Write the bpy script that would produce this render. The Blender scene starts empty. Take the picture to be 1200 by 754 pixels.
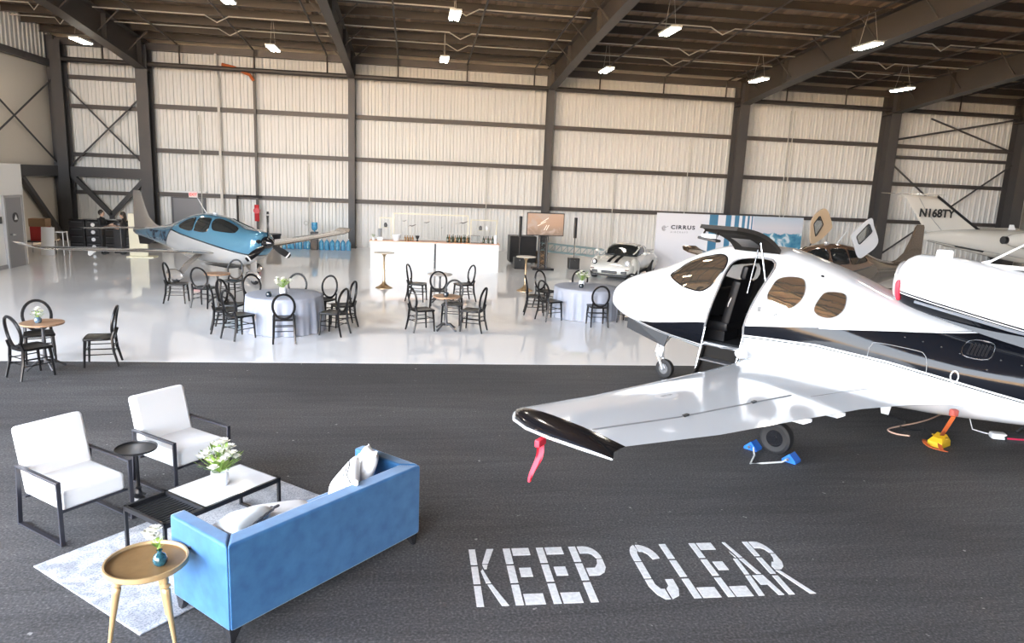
import bpy, bmesh, math, random
from mathutils import Vector, Matrix
random.seed(7)
SC = bpy.context.scene
COL = SC.collection
PI = math.pi
# ------------------------------------------------------------------ camera, sky, sun, exposure
cd = bpy.data.cameras.new('camera'); cam = bpy.data.objects.new('camera', cd); COL.objects.link(cam)
cd.sensor_width = 36.0; cd.lens = 36.0 * 835.0 / 1200.0; cd.clip_start = 0.05; cd.clip_end = 500
RGT = Vector((0.990399, -0.131726, 0.041928)); UPV = Vector((-0.015358, 0.196576, 0.980368)); FWD = Vector((0.137382, 0.971600, -0.192666))
cam.matrix_world = Matrix(((RGT.x, UPV.x, -FWD.x, 0), (RGT.y, UPV.y, -FWD.y, 0), (RGT.z, UPV.z, -FWD.z, 3.2), (0, 0, 0, 1)))
SC.camera = cam
SC.view_settings.view_transform = 'Standard'; SC.view_settings.look = 'None'
SC.view_settings.gamma = 1.0; SC.view_settings.use_curve_mapping = False
SC.view_settings.exposure = 0.9
SC.cycles.max_bounces = 10; SC.cycles.diffuse_bounces = 6; SC.cycles.glossy_bounces = 5; SC.cycles.transmission_bounces = 6
SC.cycles.caustics_reflective = False; SC.cycles.caustics_refractive = False
SC.cycles.sample_clamp_indirect = 6.0

SKY_STRENGTH = 15.0
w = bpy.data.worlds.new('sky'); SC.world = w; w.use_nodes = True
nt = w.node_tree; nt.nodes.clear()
out = nt.nodes.new('ShaderNodeOutputWorld'); bg = nt.nodes.new('ShaderNodeBackground')
tc = nt.nodes.new('ShaderNodeTexCoord'); sep = nt.nodes.new('ShaderNodeSeparateXYZ'); rmp = nt.nodes.new('ShaderNodeValToRGB')
nt.links.new(tc.outputs['Generated'], sep.inputs[0]); nt.links.new(sep.outputs['Z'], rmp.inputs[0])
e = rmp.color_ramp.elements
e[0].position = 0.0; e[0].color = (0.92, 0.955, 1.0, 1); e[1].position = 0.9; e[1].color = (0.50, 0.64, 0.92, 1)
k = rmp.color_ramp.elements.new(0.25); k.color = (0.80, 0.885, 1.0, 1)
nt.links.new(rmp.outputs[0], bg.inputs[0]); bg.inputs[1].default_value = SKY_STRENGTH
nt.links.new(bg.outputs[0], out.inputs[0])
sd = bpy.data.lights.new('sun', 'SUN'); sd.energy = 110.0; sd.angle = 0.009; sd.color = (1.0, 0.93, 0.82)
sun = bpy.data.objects.new('sun', sd); COL.objects.link(sun); sun.location = (60, 40, 60)
sun.rotation_euler = (Vector((-0.62, -0.35, -0.70))).to_track_quat('-Z', 'Y').to_euler()   # high sun behind the hangar: it lights the apron outside only
# the open hangar door behind the camera, told to the renderer as the way the daylight comes in
pd = bpy.data.lights.new('door_daylight', 'AREA'); pd.shape = 'RECTANGLE'; pd.size = 12.6; pd.size_y = 9.6
pd.cycles.is_portal = True
po = bpy.data.objects.new('door_daylight', pd); COL.objects.link(po); po.location = (-8.4, -10.0, 4.8); po.rotation_euler = (PI/2, 0, 0)
pd2 = bpy.data.lights.new('side_daylight', 'AREA'); pd2.shape = 'RECTANGLE'; pd2.size = 19.0; pd2.size_y = 9.1; pd2.cycles.is_portal = True  # portal over the added opening on the left
po2 = bpy.data.objects.new('side_daylight', pd2); COL.objects.link(po2); po2.location = (-14.86, -.5, 4.55); po2.rotation_euler = (PI/2, 0, -PI/2)

# ------------------------------------------------------------------ materials
MATS = {}
def mat(name, col, rough=0.5, metal=0.0, coat=0.0, spec=0.5, emis=None, estr=0.0, noise=None, trans=0.0, alpha=1.0, bump=None):
    """noise = (scale, amount, col2[, stretch]) ; bump = (scale, strength)"""
    if name in MATS: return MATS[name]
    m = bpy.data.materials.new(name); m.use_nodes = True; t = m.node_tree; b = t.nodes['Principled BSDF']
    b.inputs['Base Color'].default_value = (*col, 1); b.inputs['Roughness'].default_value = rough; b.inputs['Metallic'].default_value = metal
    b.inputs['Coat Weight'].default_value = coat; b.inputs['Coat Roughness'].default_value = 0.03; b.inputs['Specular IOR Level'].default_value = spec
    b.inputs['Transmission Weight'].default_value = trans; b.inputs['Alpha'].default_value = alpha
    if emis: b.inputs['Emission Color'].default_value = (*emis, 1); b.inputs['Emission Strength'].default_value = estr
    if noise or bump:
        tc = t.nodes.new('ShaderNodeTexCoord')
    if noise:
        sc, am, c2 = noise[:3]
        mp = t.nodes.new('ShaderNodeMapping'); mp.inputs['Scale'].default_value = noise[3] if len(noise) > 3 else (1, 1, 1)
        n = t.nodes.new('ShaderNodeTexNoise'); n.inputs['Scale'].default_value = sc; n.inputs['Detail'].default_value = 6
        r = t.nodes.new('ShaderNodeValToRGB'); r.color_ramp.elements[0].position = 0.5 - am; r.color_ramp.elements[1].position = 0.5 + am
        r.color_ramp.elements[0].color = (*col, 1); r.color_ramp.elements[1].color = (*c2, 1)
        t.links.new(tc.outputs['Object'], mp.inputs[0]); t.links.new(mp.outputs[0], n.inputs['Vector']); t.links.new(n.outputs[0], r.inputs[0]); t.links.new(r.outputs[0], b.inputs['Base Color'])
    if bump:
        n = t.nodes.new('ShaderNodeTexNoise'); n.inputs['Scale'].default_value = bump[0]; n.inputs['Detail'].default_value = 5
        bp = t.nodes.new('ShaderNodeBump'); bp.inputs['Strength'].default_value = bump[1]; bp.inputs['Distance'].default_value = 0.01
        t.links.new(tc.outputs['Object'], n.inputs['Vector']); t.links.new(n.outputs[0], bp.inputs['Height']); t.links.new(bp.outputs[0], b.inputs['Normal'])
    MATS[name] = m
    return m

WHITE = mat('white_paint', (0.82, 0.83, 0.84), 0.12, coat=0.6)
BLACK = mat('black_metal', (0.012, 0.012, 0.014), 0.35)
BLACKG = mat('black_gloss', (0.008, 0.008, 0.010), 0.12, coat=0.5)
CHAIRB = mat('black_lacquer_chair', (0.008, 0.0075, 0.008), 0.3, spec=.3)
RUBBER = mat('rubber', (0.015, 0.015, 0.016), 0.7)
STEEL = mat('steel', (0.55, 0.56, 0.58), 0.25, metal=1.0)
FRAME = mat('frame_grey_paint', (0.062, 0.060, 0.062), 0.5)
GIRT = mat('girt_paint', (0.075, 0.066, 0.062), 0.5)
ROOFB = mat('roof_beam_paint', (0.050, 0.043, 0.038), 0.55)
GOLD = mat('gold_metal', (0.50, 0.37, 0.23), 0.35, metal=1.0)
GOLDW = mat('pale_gold_paint', (0.50, 0.34, 0.17), 0.35, metal=0.3)
LEAF = mat('leaf_green', (0.20, 0.32, 0.06), 0.5)
PETAL = mat('petal_white', (0.85, 0.84, 0.76), 0.6)
CERW = mat('white_ceramic', (0.85, 0.85, 0.86), 0.2)
GREYP = mat('grey_plastic', (0.25, 0.26, 0.27), 0.5)
RED = mat('red_fabric', (0.75, 0.03, 0.06), 0.6)

# ------------------------------------------------------------------ mesh helpers
def V(*a): return Vector(a)
class MB:
    def __init__(s): s.bm = bmesh.new(); s.bev = False
    def box(s, c, d, rz=0, m=None, bev=0, seg=2):
        r = bmesh.ops.create_cube(s.bm, size=1.0); vs = r['verts']
        M = Matrix.Translation(c) @ (m if m is not None else Matrix.Rotation(rz, 4, 'Z')) @ Matrix.Diagonal((*d, 1))
        bmesh.ops.transform(s.bm, matrix=M, verts=vs)
        if bev:
            s.bev = True
            es = list({e for v in vs for e in v.link_edges})
            bmesh.ops.bevel(s.bm, geom=es, offset=bev, segments=seg, profile=0.5, affect='EDGES')
        return s
    def bar(s, p, q, w, h=None, bev=0):
        p, q = Vector(p), Vector(q); d = q - p; L = d.length
        if h is None: h = w
        R = d.to_track_quat('Z', 'Y').to_matrix().to_4x4() if abs(d.z) < L * .999 else Matrix.Identity(4)
        return s.box((p + q) / 2, (w, h, L), m=R, bev=bev)
    def cyl(s, p, q, r0, r1=None, n=12, cap=True):
        p, q = Vector(p), Vector(q); d = q - p
        if r1 is None: r1 = r0
        r = bmesh.ops.create_cone(s.bm, cap_ends=cap, segments=n, radius1=r0, radius2=r1, depth=d.length)
        M = Matrix.Translation((p + q) / 2) @ d.to_track_quat('Z', 'Y').to_matrix().to_4x4()
        bmesh.ops.transform(s.bm, matrix=M, verts=r['verts']); return s
    def sph(s, c, r, sc=(1, 1, 1), n=12, m=None):
        q = bmesh.ops.create_uvsphere(s.bm, u_segments=n, v_segments=max(6, n * 2 // 3), radius=r)
        M = Matrix.Translation(c) @ (m if m is not None else Matrix.Identity(4)) @ Matrix.Diagonal((*sc, 1))
        bmesh.ops.transform(s.bm, matrix=M, verts=q['verts']); return s
    def loft(s, rings, caps=True, closed=True):
        bm = s.bm; vr = [[bm.verts.new(p) for p in r] for r in rings]; n = len(vr[0])
        for a, b in zip(vr[:-1], vr[1:]):
            for i in range(n if closed else n - 1):
                j = (i + 1) % n
                try: bm.faces.new((a[i], a[j], b[j], b[i]))
                except ValueError: pass
        if caps and closed:
            for r in (vr[0][::-1], vr[-1]):
                try: bm.faces.new(r)
                except ValueError: pass
        return s
    def lathe(s, prof, n=24, c=(0, 0, 0), caps=True):
        return s.loft([[(c[0] + r * math.cos(2 * PI * i / n), c[1] + r * math.sin(2 * PI * i / n), c[2] + z) for i in range(n)] for r, z in prof], caps)
    def tube(s, path, r, n=8, closed=False, caps=True):
        P = [Vector(p) for p in path]; R = r if isinstance(r, (list, tuple)) else [r] * len(P); rings = []
        up = Vector((0, 0, 1))
        N = len(P); prev = None
        for i, p in enumerate(P):
            t = (P[(i + 1) % N] - P[i - 1]) if closed or 0 < i < N - 1 else (P[1] - P[0] if i == 0 else P[-1] - P[-2])
            t.normalize()
            if prev is None:
                a = up.cross(t)
                if a.length < 1e-3: a = Vector((1, 0, 0)).cross(t)
            else:
                a = prev - t * prev.dot(t)
                if a.length < 1e-4: a = up.cross(t)
            a.normalize(); prev = a; b = t.cross(a)
            rings.append([p + (a * math.cos(2 * PI * k / n) + b * math.sin(2 * PI * k / n)) * R[i] for k in range(n)])
        if closed: rings.append(rings[0]); caps = False
        return s.loft(rings, caps)
    def prism(s, poly, dz, m=None):
        """poly (x,y) outline, extruded dz up, then matrix m"""
        M = m if m is not None else Matrix.Identity(4); bm = s.bm
        a = [bm.verts.new(M @ Vector((x, y, 0))) for x, y in poly]; b = [bm.verts.new(M @ Vector((x, y, dz))) for x, y in poly]
        n = len(a); bm.faces.new(a[::-1]); bm.faces.new(b)
        for i in range(n): bm.faces.new((a[i], a[(i + 1) % n], b[(i + 1) % n], b[i]))
        return s
    def quad(s, *p):
        s.bm.faces.new([s.bm.verts.new(q) for q in p]); return s
    def sheet(s, fn, nu, nv):
        bm = s.bm; g = [[bm.verts.new(fn(i / nu, j / nv)) for j in range(nv + 1)] for i in range(nu + 1)]
        for i in range(nu):
            for j in range(nv): bm.faces.new((g[i][j], g[i + 1][j], g[i + 1][j + 1], g[i][j + 1]))
        return s
    def mesh(s, name, m=None, smooth=False, ang=40, weld=True):
        if weld: bmesh.ops.remove_doubles(s.bm, verts=s.bm.verts, dist=1e-5)
        bmesh.ops.recalc_face_normals(s.bm, faces=s.bm.faces)
        me = bpy.data.meshes.new(name); s.bm.to_mesh(me); s.bm.free()
        if m: me.materials.append(m)
        if smooth:
            me.shade_smooth(); me.set_sharp_from_angle(angle=math.radians(ang))
        return me
    def obj(s, name, m=None, parent=None, smooth=False, loc=None, rz=0, ang=40, weld=True):
        wn = s.bev and smooth
        o = link(name, s.mesh(name, m, smooth, ang, weld), parent, loc, rz)
        if wn:
            md = o.modifiers.new('flat_faces', 'WEIGHTED_NORMAL'); md.weight = 80; md.keep_sharp = True
        return o
def link(name, me, parent=None, loc=None, rz=0):
    o = bpy.data.objects.new(name, me); COL.objects.link(o)
    if parent: o.parent = parent
    if loc is not None: o.location = loc
    o.rotation_euler = (0, 0, rz)
    return o
def tag(o, label, cat, group=None):
    o['label'] = label; o['category'] = cat
    if group: o['group'] = group
    return o
def thing(name, label, cat, loc=(0, 0, 0), rz=0, group=None, sc=1.0):
    o = bpy.data.objects.new(name, None); COL.objects.link(o); o.empty_display_size = .1
    o.location = loc; o.rotation_euler = (0, 0, rz); o.scale = (sc, sc, sc)
    return tag(o, label, cat, group)
def struct(o): o['kind'] = 'structure'; return o
def dup(root, loc, rz, label, group=None, sc=None):
    r = root.copy(); COL.objects.link(r); r.location = loc; r.rotation_euler = (0, 0, rz); r['label'] = label
    if group: r['group'] = group
    if sc: r.scale = (sc, sc, sc)
    for ch in list(root.children):
        c = ch.copy(); COL.objects.link(c); c.parent = r
        for g in list(ch.children):
            d = g.copy(); COL.objects.link(d); d.parent = c
    return r
def text_mesh(s, size, bold=0.0, space=1.0, align='LEFT'):
    cu = bpy.data.curves.new('lettering', 'FONT'); cu.body = s; cu.size = size; cu.offset = bold; cu.space_character = space; cu.align_x = align; cu.resolution_u = 3
    o = bpy.data.objects.new('lettering', cu); COL.objects.link(o)
    dg = bpy.context.evaluated_depsgraph_get(); me = bpy.data.meshes.new_from_object(o.evaluated_get(dg))
    bpy.data.objects.remove(o); bpy.data.curves.remove(cu)
    return me
def text_obj(name, s, size, fn, m, parent=None, bold=0.0, space=1.0, align='LEFT', thick=0.0):
    """flat lettering whose plane coordinates (u, v) are carried onto a surface by fn"""
    me = text_mesh(s, size, bold, space, align)
    for v in me.vertices: v.co = fn(v.co.x, v.co.y)
    me.materials.clear(); me.materials.append(m)
    return link(name, me, parent)
def interp(T, x):
    n = len(T)
    if x <= T[0][0]: return list(T[0][1:])
    if x >= T[-1][0]: return list(T[-1][1:])
    for i in range(n - 1):
        if T[i][0] <= x <= T[i + 1][0]: break
    a = T[i]; b = T[i + 1]; h = b[0] - a[0]; t = (x - a[0]) / h; out = []
    for k in range(1, len(a)):
        def sl(j):
            if j <= 0: return (T[1][k] - T[0][k]) / (T[1][0] - T[0][0])
            if j >= n - 1: return (T[-1][k] - T[-2][k]) / (T[-1][0] - T[-2][0])
            d0 = (T[j][k] - T[j - 1][k]) / (T[j][0] - T[j - 1][0]); d1 = (T[j + 1][k] - T[j][k]) / (T[j + 1][0] - T[j][0])
            return 0 if d0 * d1 <= 0 else 2 * d0 * d1 / (d0 + d1)
        m0, m1 = sl(i), sl(i + 1); t2 = t * t; t3 = t2 * t
        out.append((2 * t3 - 3 * t2 + 1) * a[k] + (t3 - 2 * t2 + t) * h * m0 + (-2 * t3 + 3 * t2) * b[k] + (t3 - t2) * h * m1)
    return out
class Body:
    """lofted body along x; stations (x, z bottom, z top, z widest, half width); local y is negative on the craft's left"""
    def __init__(s, T, e=2.3): s.T = T; s.e = e
    def pt(s, x, th, k=1.0):
        zb, zt, zc, w = interp(s.T, x); c, sn = math.cos(th), math.sin(th)
        return Vector((x, k * w * math.copysign(abs(c) ** (2 / s.e), c), zc + k * (zt - zc if sn > 0 else zc - zb) * math.copysign(abs(sn) ** (2 / s.e), sn)))
    def mb(s, xs, n=48, k=1.0):
        b = MB(); b.loft([[s.pt(x, 2 * PI * (i + .5) / n, k) for i in range(n)] for x in xs]); return b
    def snap(s, p, off=0.0):
        x, y, z = p; zb, zt, zc, w = interp(s.T, x); h = (zt - zc) if z > zc else (zc - zb)
        u, v = y / max(w, 1e-4), (z - zc) / max(h, 1e-4); r = (abs(u) ** s.e + abs(v) ** s.e) ** (1 / s.e); r = max(r, 1e-4)
        q = Vector((x, y / r, zc + (z - zc) / r))
        nrm = Vector((0, math.copysign(abs(u / r) ** (s.e - 1) / w, u), math.copysign(abs(v / r) ** (s.e - 1) / h, v))).normalized()
        return q + nrm * off
    def side_y(s, x, z):
        zb, zt, zc, w = interp(s.T, x); h = (zt - zc) if z > zc else (zc - zb)
        return w * max(0.0, 1 - abs((z - zc) / h) ** s.e) ** (1 / s.e)
    def side(s, x, z, sgn=-1, off=0.0):
        return s.snap((x, sgn * max(s.side_y(x, z), .02), z), off)
    def patch(s, pts, off, rings=6, thick=None):
        """pane: outline points laid on the body, filled with rings towards the middle"""
        P = [Vector(p) for p in smooth_loop(pts)]; c = sum(P, Vector()) / len(P); b = MB()
        R = [[s.snap(c.lerp(p, 1 - k / rings), off) for p in P] for k in range(rings)]
        if thick: R = [[s.snap(p, off - thick) for p in P]] + R
        b.loft(R, caps=False); b.bm.verts.ensure_lookup_table()
        n = len(P); last = b.bm.verts[-n:]; cc = b.bm.verts.new(s.snap(c, off))
        for i in range(n): b.bm.faces.new((last[i], last[(i + 1) % n], cc))
        return b
    def rim(s, pts, off, r):
        return MB().tube([s.snap(p, off) for p in smooth_loop(pts)], r, 6, closed=True)
def smooth_loop(pts, sub=3):
    P = [Vector(p) for p in pts]; n = len(P); o = []
    for i in range(n):
        a, b, c, d = P[i - 1], P[i], P[(i + 1) % n], P[(i + 2) % n]
        for k in range(sub):
            t = k / sub
            o.append(.5 * ((2 * b) + (c - a) * t + (2 * a - 5 * b + 4 * c - d) * t * t + (3 * b - a - 3 * c + d) * t ** 3))
    return o
def lin(a, b, t): return a + (b - a) * t
# ------------------------------------------------------------------ hangar shell
X0, X1, YB, YF = -14.76, 30.6, 32.9, -10.0
YL = 9.0     # unseen opening in the left wall, added for light from the left, ends here
def roof_z(y): return 8.15 + (YB - y) * 0.07

# asphalt
am = bpy.data.materials.new('asphalt'); am.use_nodes = True; t = am.node_tree; b = t.nodes['Principled BSDF']
tcn = t.nodes.new('ShaderNodeTexCoord')
def noise_node(t, vec, sc, det=5, dist=0.0, stretch=None):
    if stretch:
        mp = t.nodes.new('ShaderNodeMapping'); mp.inputs['Scale'].default_value = stretch; t.links.new(vec, mp.inputs[0]); vec = mp.outputs[0]
    n = t.nodes.new('ShaderNodeTexNoise'); n.inputs['Scale'].default_value = sc; n.inputs['Detail'].default_value = det; n.inputs['Distortion'].default_value = dist
    t.links.new(vec, n.inputs['Vector']); return n.outputs[0]
def ramp(t, fac, stops):
    r = t.nodes.new('ShaderNodeValToRGB'); el = r.color_ramp.elements
    el[0].position, el[0].color = stops[0][0], (*stops[0][1], 1); el[1].position, el[1].color = stops[-1][0], (*stops[-1][1], 1)
    for p, c in stops[1:-1]: q = el.new(p); q.color = (*c, 1)
    t.links.new(fac, r.inputs[0]); return r.outputs[0]
def mixc(t, fac, a, b, mode='MIX'):
    m = t.nodes.new('ShaderNodeMix'); m.data_type = 'RGBA'; m.blend_type = mode
    for sock, v in ((0, fac), (6, a), (7, b)):
        if isinstance(v, (int, float)): m.inputs[sock].default_value = v
        elif isinstance(v, tuple): m.inputs[sock].default_value = (*v, 1)
        else: t.links.new(v, m.inputs[sock])
    return m.outputs[2]
def math_node(t, op, a, b=None, c=None):
    m = t.nodes.new('ShaderNodeMath'); m.operation = op
    for i, v in enumerate((a, b, c)):
        if v is None: continue
        if isinstance(v, (int, float)): m.inputs[i].default_value = v
        else: t.links.new(v, m.inputs[i])
    return m.outputs[0]
oc = tcn.outputs['Object']
fine = ramp(t, noise_node(t, oc, 48, 6), [(.32, (.048, .047, .048)), (.55, (.092, .089, .090)), (.74, (.18, .176, .174))])
big = ramp(t, noise_node(t, oc, .35, 5, .4, (.5, 1.4, 1)), [(.3, (.66, .65, .66)), (.7, (1.15, 1.13, 1.11))])
strk = ramp(t, noise_node(t, oc, 1.6, 8, 1.0, (.35, 3.2, 1)), [(.34, (.84, .84, .84)), (.68, (1.12, 1.12, 1.12))])
spk = ramp(t, noise_node(t, oc, 11, 2), [(.735, (0, 0, 0)), (.765, (1, 1, 1))])
c1 = mixc(t, 1.0, mixc(t, 1.0, fine, big, 'MULTIPLY'), strk, 'MULTIPLY')
t.links.new(mixc(t, spk, c1, (.30, .29, .28)), b.inputs['Base Color'])
b.inputs['Roughness'].default_value = .78; b.inputs['Specular IOR Level'].default_value = .35
bp = t.nodes.new('ShaderNodeBump'); bp.inputs['Strength'].default_value = .25; bp.inputs['Distance'].default_value = .004
t.links.new(noise_node(t, oc, 160, 3), bp.inputs['Height']); t.links.new(bp.outputs[0], b.inputs['Normal'])
o = MB().box((7.9, 1.1, -.15), (45.4, 22.2, .3)).obj('floor', am); struct(o); o['label'] = 'dark grey asphalt floor'

# white epoxy floor
wm = bpy.data.materials.new('white_epoxy'); wm.use_nodes = True; t = wm.node_tree; b = t.nodes['Principled BSDF']
tcn = t.nodes.new('ShaderNodeTexCoord'); oc = tcn.outputs['Object']
t.links.new(ramp(t, noise_node(t, oc, .4, 4, .3), [(.3, (.86, .86, .87)), (.7, (.90, .90, .905))]), b.inputs['Base Color'])
t.links.new(ramp(t, noise_node(t, oc, 1.2, 5), [(.3, (.02, .02, .02)), (.75, (.06, .06, .06))]), b.inputs['Roughness'])
b.inputs['Specular IOR Level'].default_value = .6
bp = t.nodes.new('ShaderNodeBump'); bp.inputs['Strength'].default_value = .02; bp.inputs['Distance'].default_value = .01
t.links.new(noise_node(t, oc, 1.3, 2), bp.inputs['Height']); t.links.new(bp.outputs[0], b.inputs['Normal'])
o = MB().box((7.9, 22.6, -.147), (45.4, 20.8, .3)).obj('floor', wm); struct(o); o['label'] = 'glossy white epoxy floor'
# apron and land outside the open door
land = mat('dry_land', (.52, .33, .17), .9, noise=(.3, .2, (.42, .28, .15)))
o = MB().box((0, -20, -.36), (320, 240, .36)).obj('ground', land); struct(o)
hill = MB()
hill.sheet(lambda u, v: Vector((-160 + 340 * u, -100 - 30 * v, (3 + 6 * v) * (1 + .5 * math.sin(9 * u) + .3 * math.sin(23 * u)) * v)), 60, 6)
struct(hill.obj('hill', land, smooth=True))

# wall paint
WALL = mat('wall_sheet_paint', (.82, .80, .765), .45, noise=(.5, .25, (.80, .78, .745)))
WALLP = mat('side_wall_paint', (.66, .61, .54), .6)
OFFW = mat('office_white_wall', (.80, .80, .79), .5)
wb = struct(MB().box((7.92, YB + .12, 4.3), (45.7, .1, 8.7)).obj('wall_back', WALLP))
def ribbed(xa, xb, h=8.15):
    bmx = MB(); prof = []; x = xa
    while x < xb - .01:
        e_ = min(x + .30, xb)
        prof += [(x, 0), (x + .02, -.07), (x + .06, -.07), (x + .08, 0), (x + .17, 0), (x + .18, -.025), (x + .20, -.025), (x + .21, 0)]
        x = e_
    prof = [p for p in prof if p[0] <= xb] + [(xb, 0)]
    for z0, z1 in ((0, h),):
        bmx.loft([[(px, YB + py, z0) for px, py in prof], [(px, YB + py, z1) for px, py in prof]], caps=False, closed=False)
    return bmx
xs = [X0, -11.09, -6.85, -2.75, 1.6, 5.89, 10.3, 14.79, 18.5, 22.25, 26.0, X1]
for xa, xb in zip(xs[:-1], xs[1:]): ribbed(xa, xb).obj('wall_panel', WALL, wb)
# girts and the long sprinkler main
for xa, xb in ((-11.09, -2.75), (-2.75, 5.89), (5.89, 14.79), (14.79, 22.25), (22.25, 29.8)):
    for z in (1.98, 3.80, 5.60):
        g = MB(); g.box(((xa + xb) / 2, YB - .12, z), (xb - xa, .2, .04)); g.box(((xa + xb) / 2, YB - .21, z + (.07)), (xb - xa, .03, .18)); g.obj('girt', GIRT, wb)
for z in (1.95, 3.5, 5.45, 6.6):
    g = MB(); g.box((-12.9, YB - .12, z), (3.5, .2, .04)); g.box((-12.9, YB - .21, z + .06), (3.5, .03, .16)); g.obj('girt', GIRT, wb)
MB().box((26.0, YB - .15, 5.15), (7.4, .2, .15)).obj('girt', GIRT, wb)
MB().box((7.9, YB - .2, 8.02), (45.2, .3, .28)).obj('eave_strut', GIRT, wb)
# columns
def column(x, wd, dp, z1=8.0, y=None):
    y = YB - .25 - dp / 2 if y is None else y
    c = MB(); c.box((x, y - dp / 2, z1 / 2), (wd, .03, z1)); c.box((x, y + dp / 2, z1 / 2), (wd, .03, z1)); c.box((x, y, z1 / 2), (.03, dp, z1))
    c.box((x, y, .02), (wd + .12, dp + .12, .04))
    return c.obj('column', FRAME, wb)
column(-14.35, .42, .5); column(-11.09, .46, .6)
column(-2.75, .28, .4); column(5.89, .30, .45); column(14.79, .46, .7); column(22.25, .50, .75); column(29.3, .60, .8)
MB().bar((-6.78, YB - .35, 0), (-6.78, YB - .35, 7.3), .10).obj('sprinkler_riser', GIRT, wb)
# bracing: corner bay and far bay
BR = FRAME
MB().box((-12.7, YB - .45, 2.85), (3.0, .2, .42)).obj('tie_beam', BR, wb)
MB().bar((-14.2, YB - .45, 2.75), (-12.7, YB - .45, 1.1), .18).obj('brace', BR, wb)
MB().bar((-11.2, YB - .45, 2.75), (-12.7, YB - .45, 1.1), .18).obj('brace', BR, wb)
MB().bar((-12.7, YB - .45, 1.2), (-12.7, YB - .45, .05), .16).obj('brace', BR, wb)
MB().cyl((-14.2, YB - .4, 6.3), (-11.2, YB - .4, 3.1), .035, n=6).obj('brace_rod', BR, wb)
MB().cyl((-11.2, YB - .36, 6.1), (-14.2, YB - .36, 3.1), .035, n=6).obj('brace_rod', BR, wb)
for p, q in (((22.5, 5.0), (29.2, .2)), ((29.2, 5.0), (22.5, .2)), ((22.6, 5.9), (29.2, 7.2)), ((24.5, 7.0), (29.2, 5.6))):
    MB().cyl((p[0], YB - .4, p[1]), (q[0], YB - .4, q[1]), .045, n=6).obj('brace_rod', BR, wb)
# left wall
wl = struct(MB().box((X0 - .1, (YL + YB) / 2, 5.5), (.1, YB - YL + .3, 11.0)).obj('wall_left', WALLP))
for y in (YB - .3, 26.2, 19.8, 13.0, YL + .2):
    c = MB(); c.box((X0 + .1, y, 4.1), (.3, .36, 8.2)); c.obj('column', FRAME, wl)
for a, bb in ((26.2, YB - .3), (19.8, 26.2)):
    MB().box((X0 + .1, (a + bb) / 2, 2.85), (.22, bb - a, .42)).obj('tie_beam', FRAME, wl)
    MB().box((X0 + .1, (a + bb) / 2, 7.1), (.22, bb - a, .25)).obj('girt', FRAME, wl)
    MB().cyl((X0 + .08, a, 6.6), (X0 + .08, bb, 3.1), .035, n=6).obj('brace_rod', FRAME, wl)
    MB().cyl((X0 + .12, bb, 6.6), (X0 + .12, a, 3.1), .035, n=6).obj('brace_rod', FRAME, wl)
    MB().bar((X0 + .1, a + .2, .1), (X0 + .1, (a + bb) / 2, 2.7), .18).obj('brace', FRAME, wl)
    MB().bar((X0 + .1, bb - .2, .1), (X0 + .1, (a + bb) / 2, 2.7), .18).obj('brace', FRAME, wl)
panel_mb = MB(); prof = []
y = 19.0
while y < YB: prof += [(0, y), (.05, y + .02), (.05, y + .1), (0, y + .12)]; y += .3
panel_mb.loft([[(X0 + px * 1.0 - .04, py, 7.25) for px, py in prof], [(X0 + px - .04, py, 8.6) for px, py in prof]], caps=False, closed=False)
panel_mb.obj('wall_panel', WALL, wl)
struct(MB().box((X1 + .1, 11.45, 5.5), (.1, 43.2, 11.8)).obj('wall_right', WALLP))
wf = struct(MB().box((14.3, YF, 5.8), (32.8, .12, 11.6)).obj('wall_front_light_block', mat('front_wall_low_bounce', (.34, .31, .28), .6)))  # unseen wall, sized and darkened to hold back light from the right
MB().box((-8.4, YF, 10.4), (12.7, .12, 1.6)).obj('opening_header', WALLP, wf)
MB().box((X0 - .1, (YF + YL) / 2, 10.2), (.12, YL - YF, 2.2)).obj('opening_header', WALLP, wl)  # closes the wall above the added left opening

# roof: deck, purlins, rafters
DECK = mat('roof_deck_insulation', (.27, .195, .135), .7)
PIPE = mat('dark_pipe', (.035, .030, .028), .5)
CONDUIT = mat('pale_conduit', (.55, .53, .48), .4)
dk = MB(); prof = []
x = X0 - .2
while x < X1 + .2: prof += [(x, 0), (x + .05, -.05), (x + .2, -.05), (x + .25, 0)]; x += .5
dk.loft([[(px, YB + .2, roof_z(YB + .2) + .32 + pz) for px, pz in prof], [(px, YF, roof_z(YF) + .32 + pz) for px, pz in prof]], caps=False, closed=False)
ce = struct(dk.obj('ceiling', DECK))
struct(MB().loft([[(X0 - .3, YB + .3, roof_z(YB + .3) + .42), (X1 + .3, YB + .3, roof_z(YB + .3) + .42), (X1 + .3, YB + .3, roof_z(YB + .3) + .5), (X0 - .3, YB + .3, roof_z(YB + .3) + .5)],
     [(X0 - .3, YF, roof_z(YF) + .42), (X1 + .3, YF, roof_z(YF) + .42), (X1 + .3, YF, roof_z(YF) + .5), (X0 - .3, YF, roof_z(YF) + .5)]]).obj('roof', DECK))
y = YB - .9; pm = None
while y > YF + .3:
    if pm is None:
        p = MB(); L = X1 - X0; p.box((0, 0, 0), (L, .03, .26)); p.box((0, -.05, -.13), (L, .11, .02)); p.box((0, .05, .13), (L, .11, .02)); pm = p.mesh('purlin', ROOFB)
    link('purlin', pm, ce, ((X0 + X1) / 2, y, roof_z(y) + .14)); y -= 1.35
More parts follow.
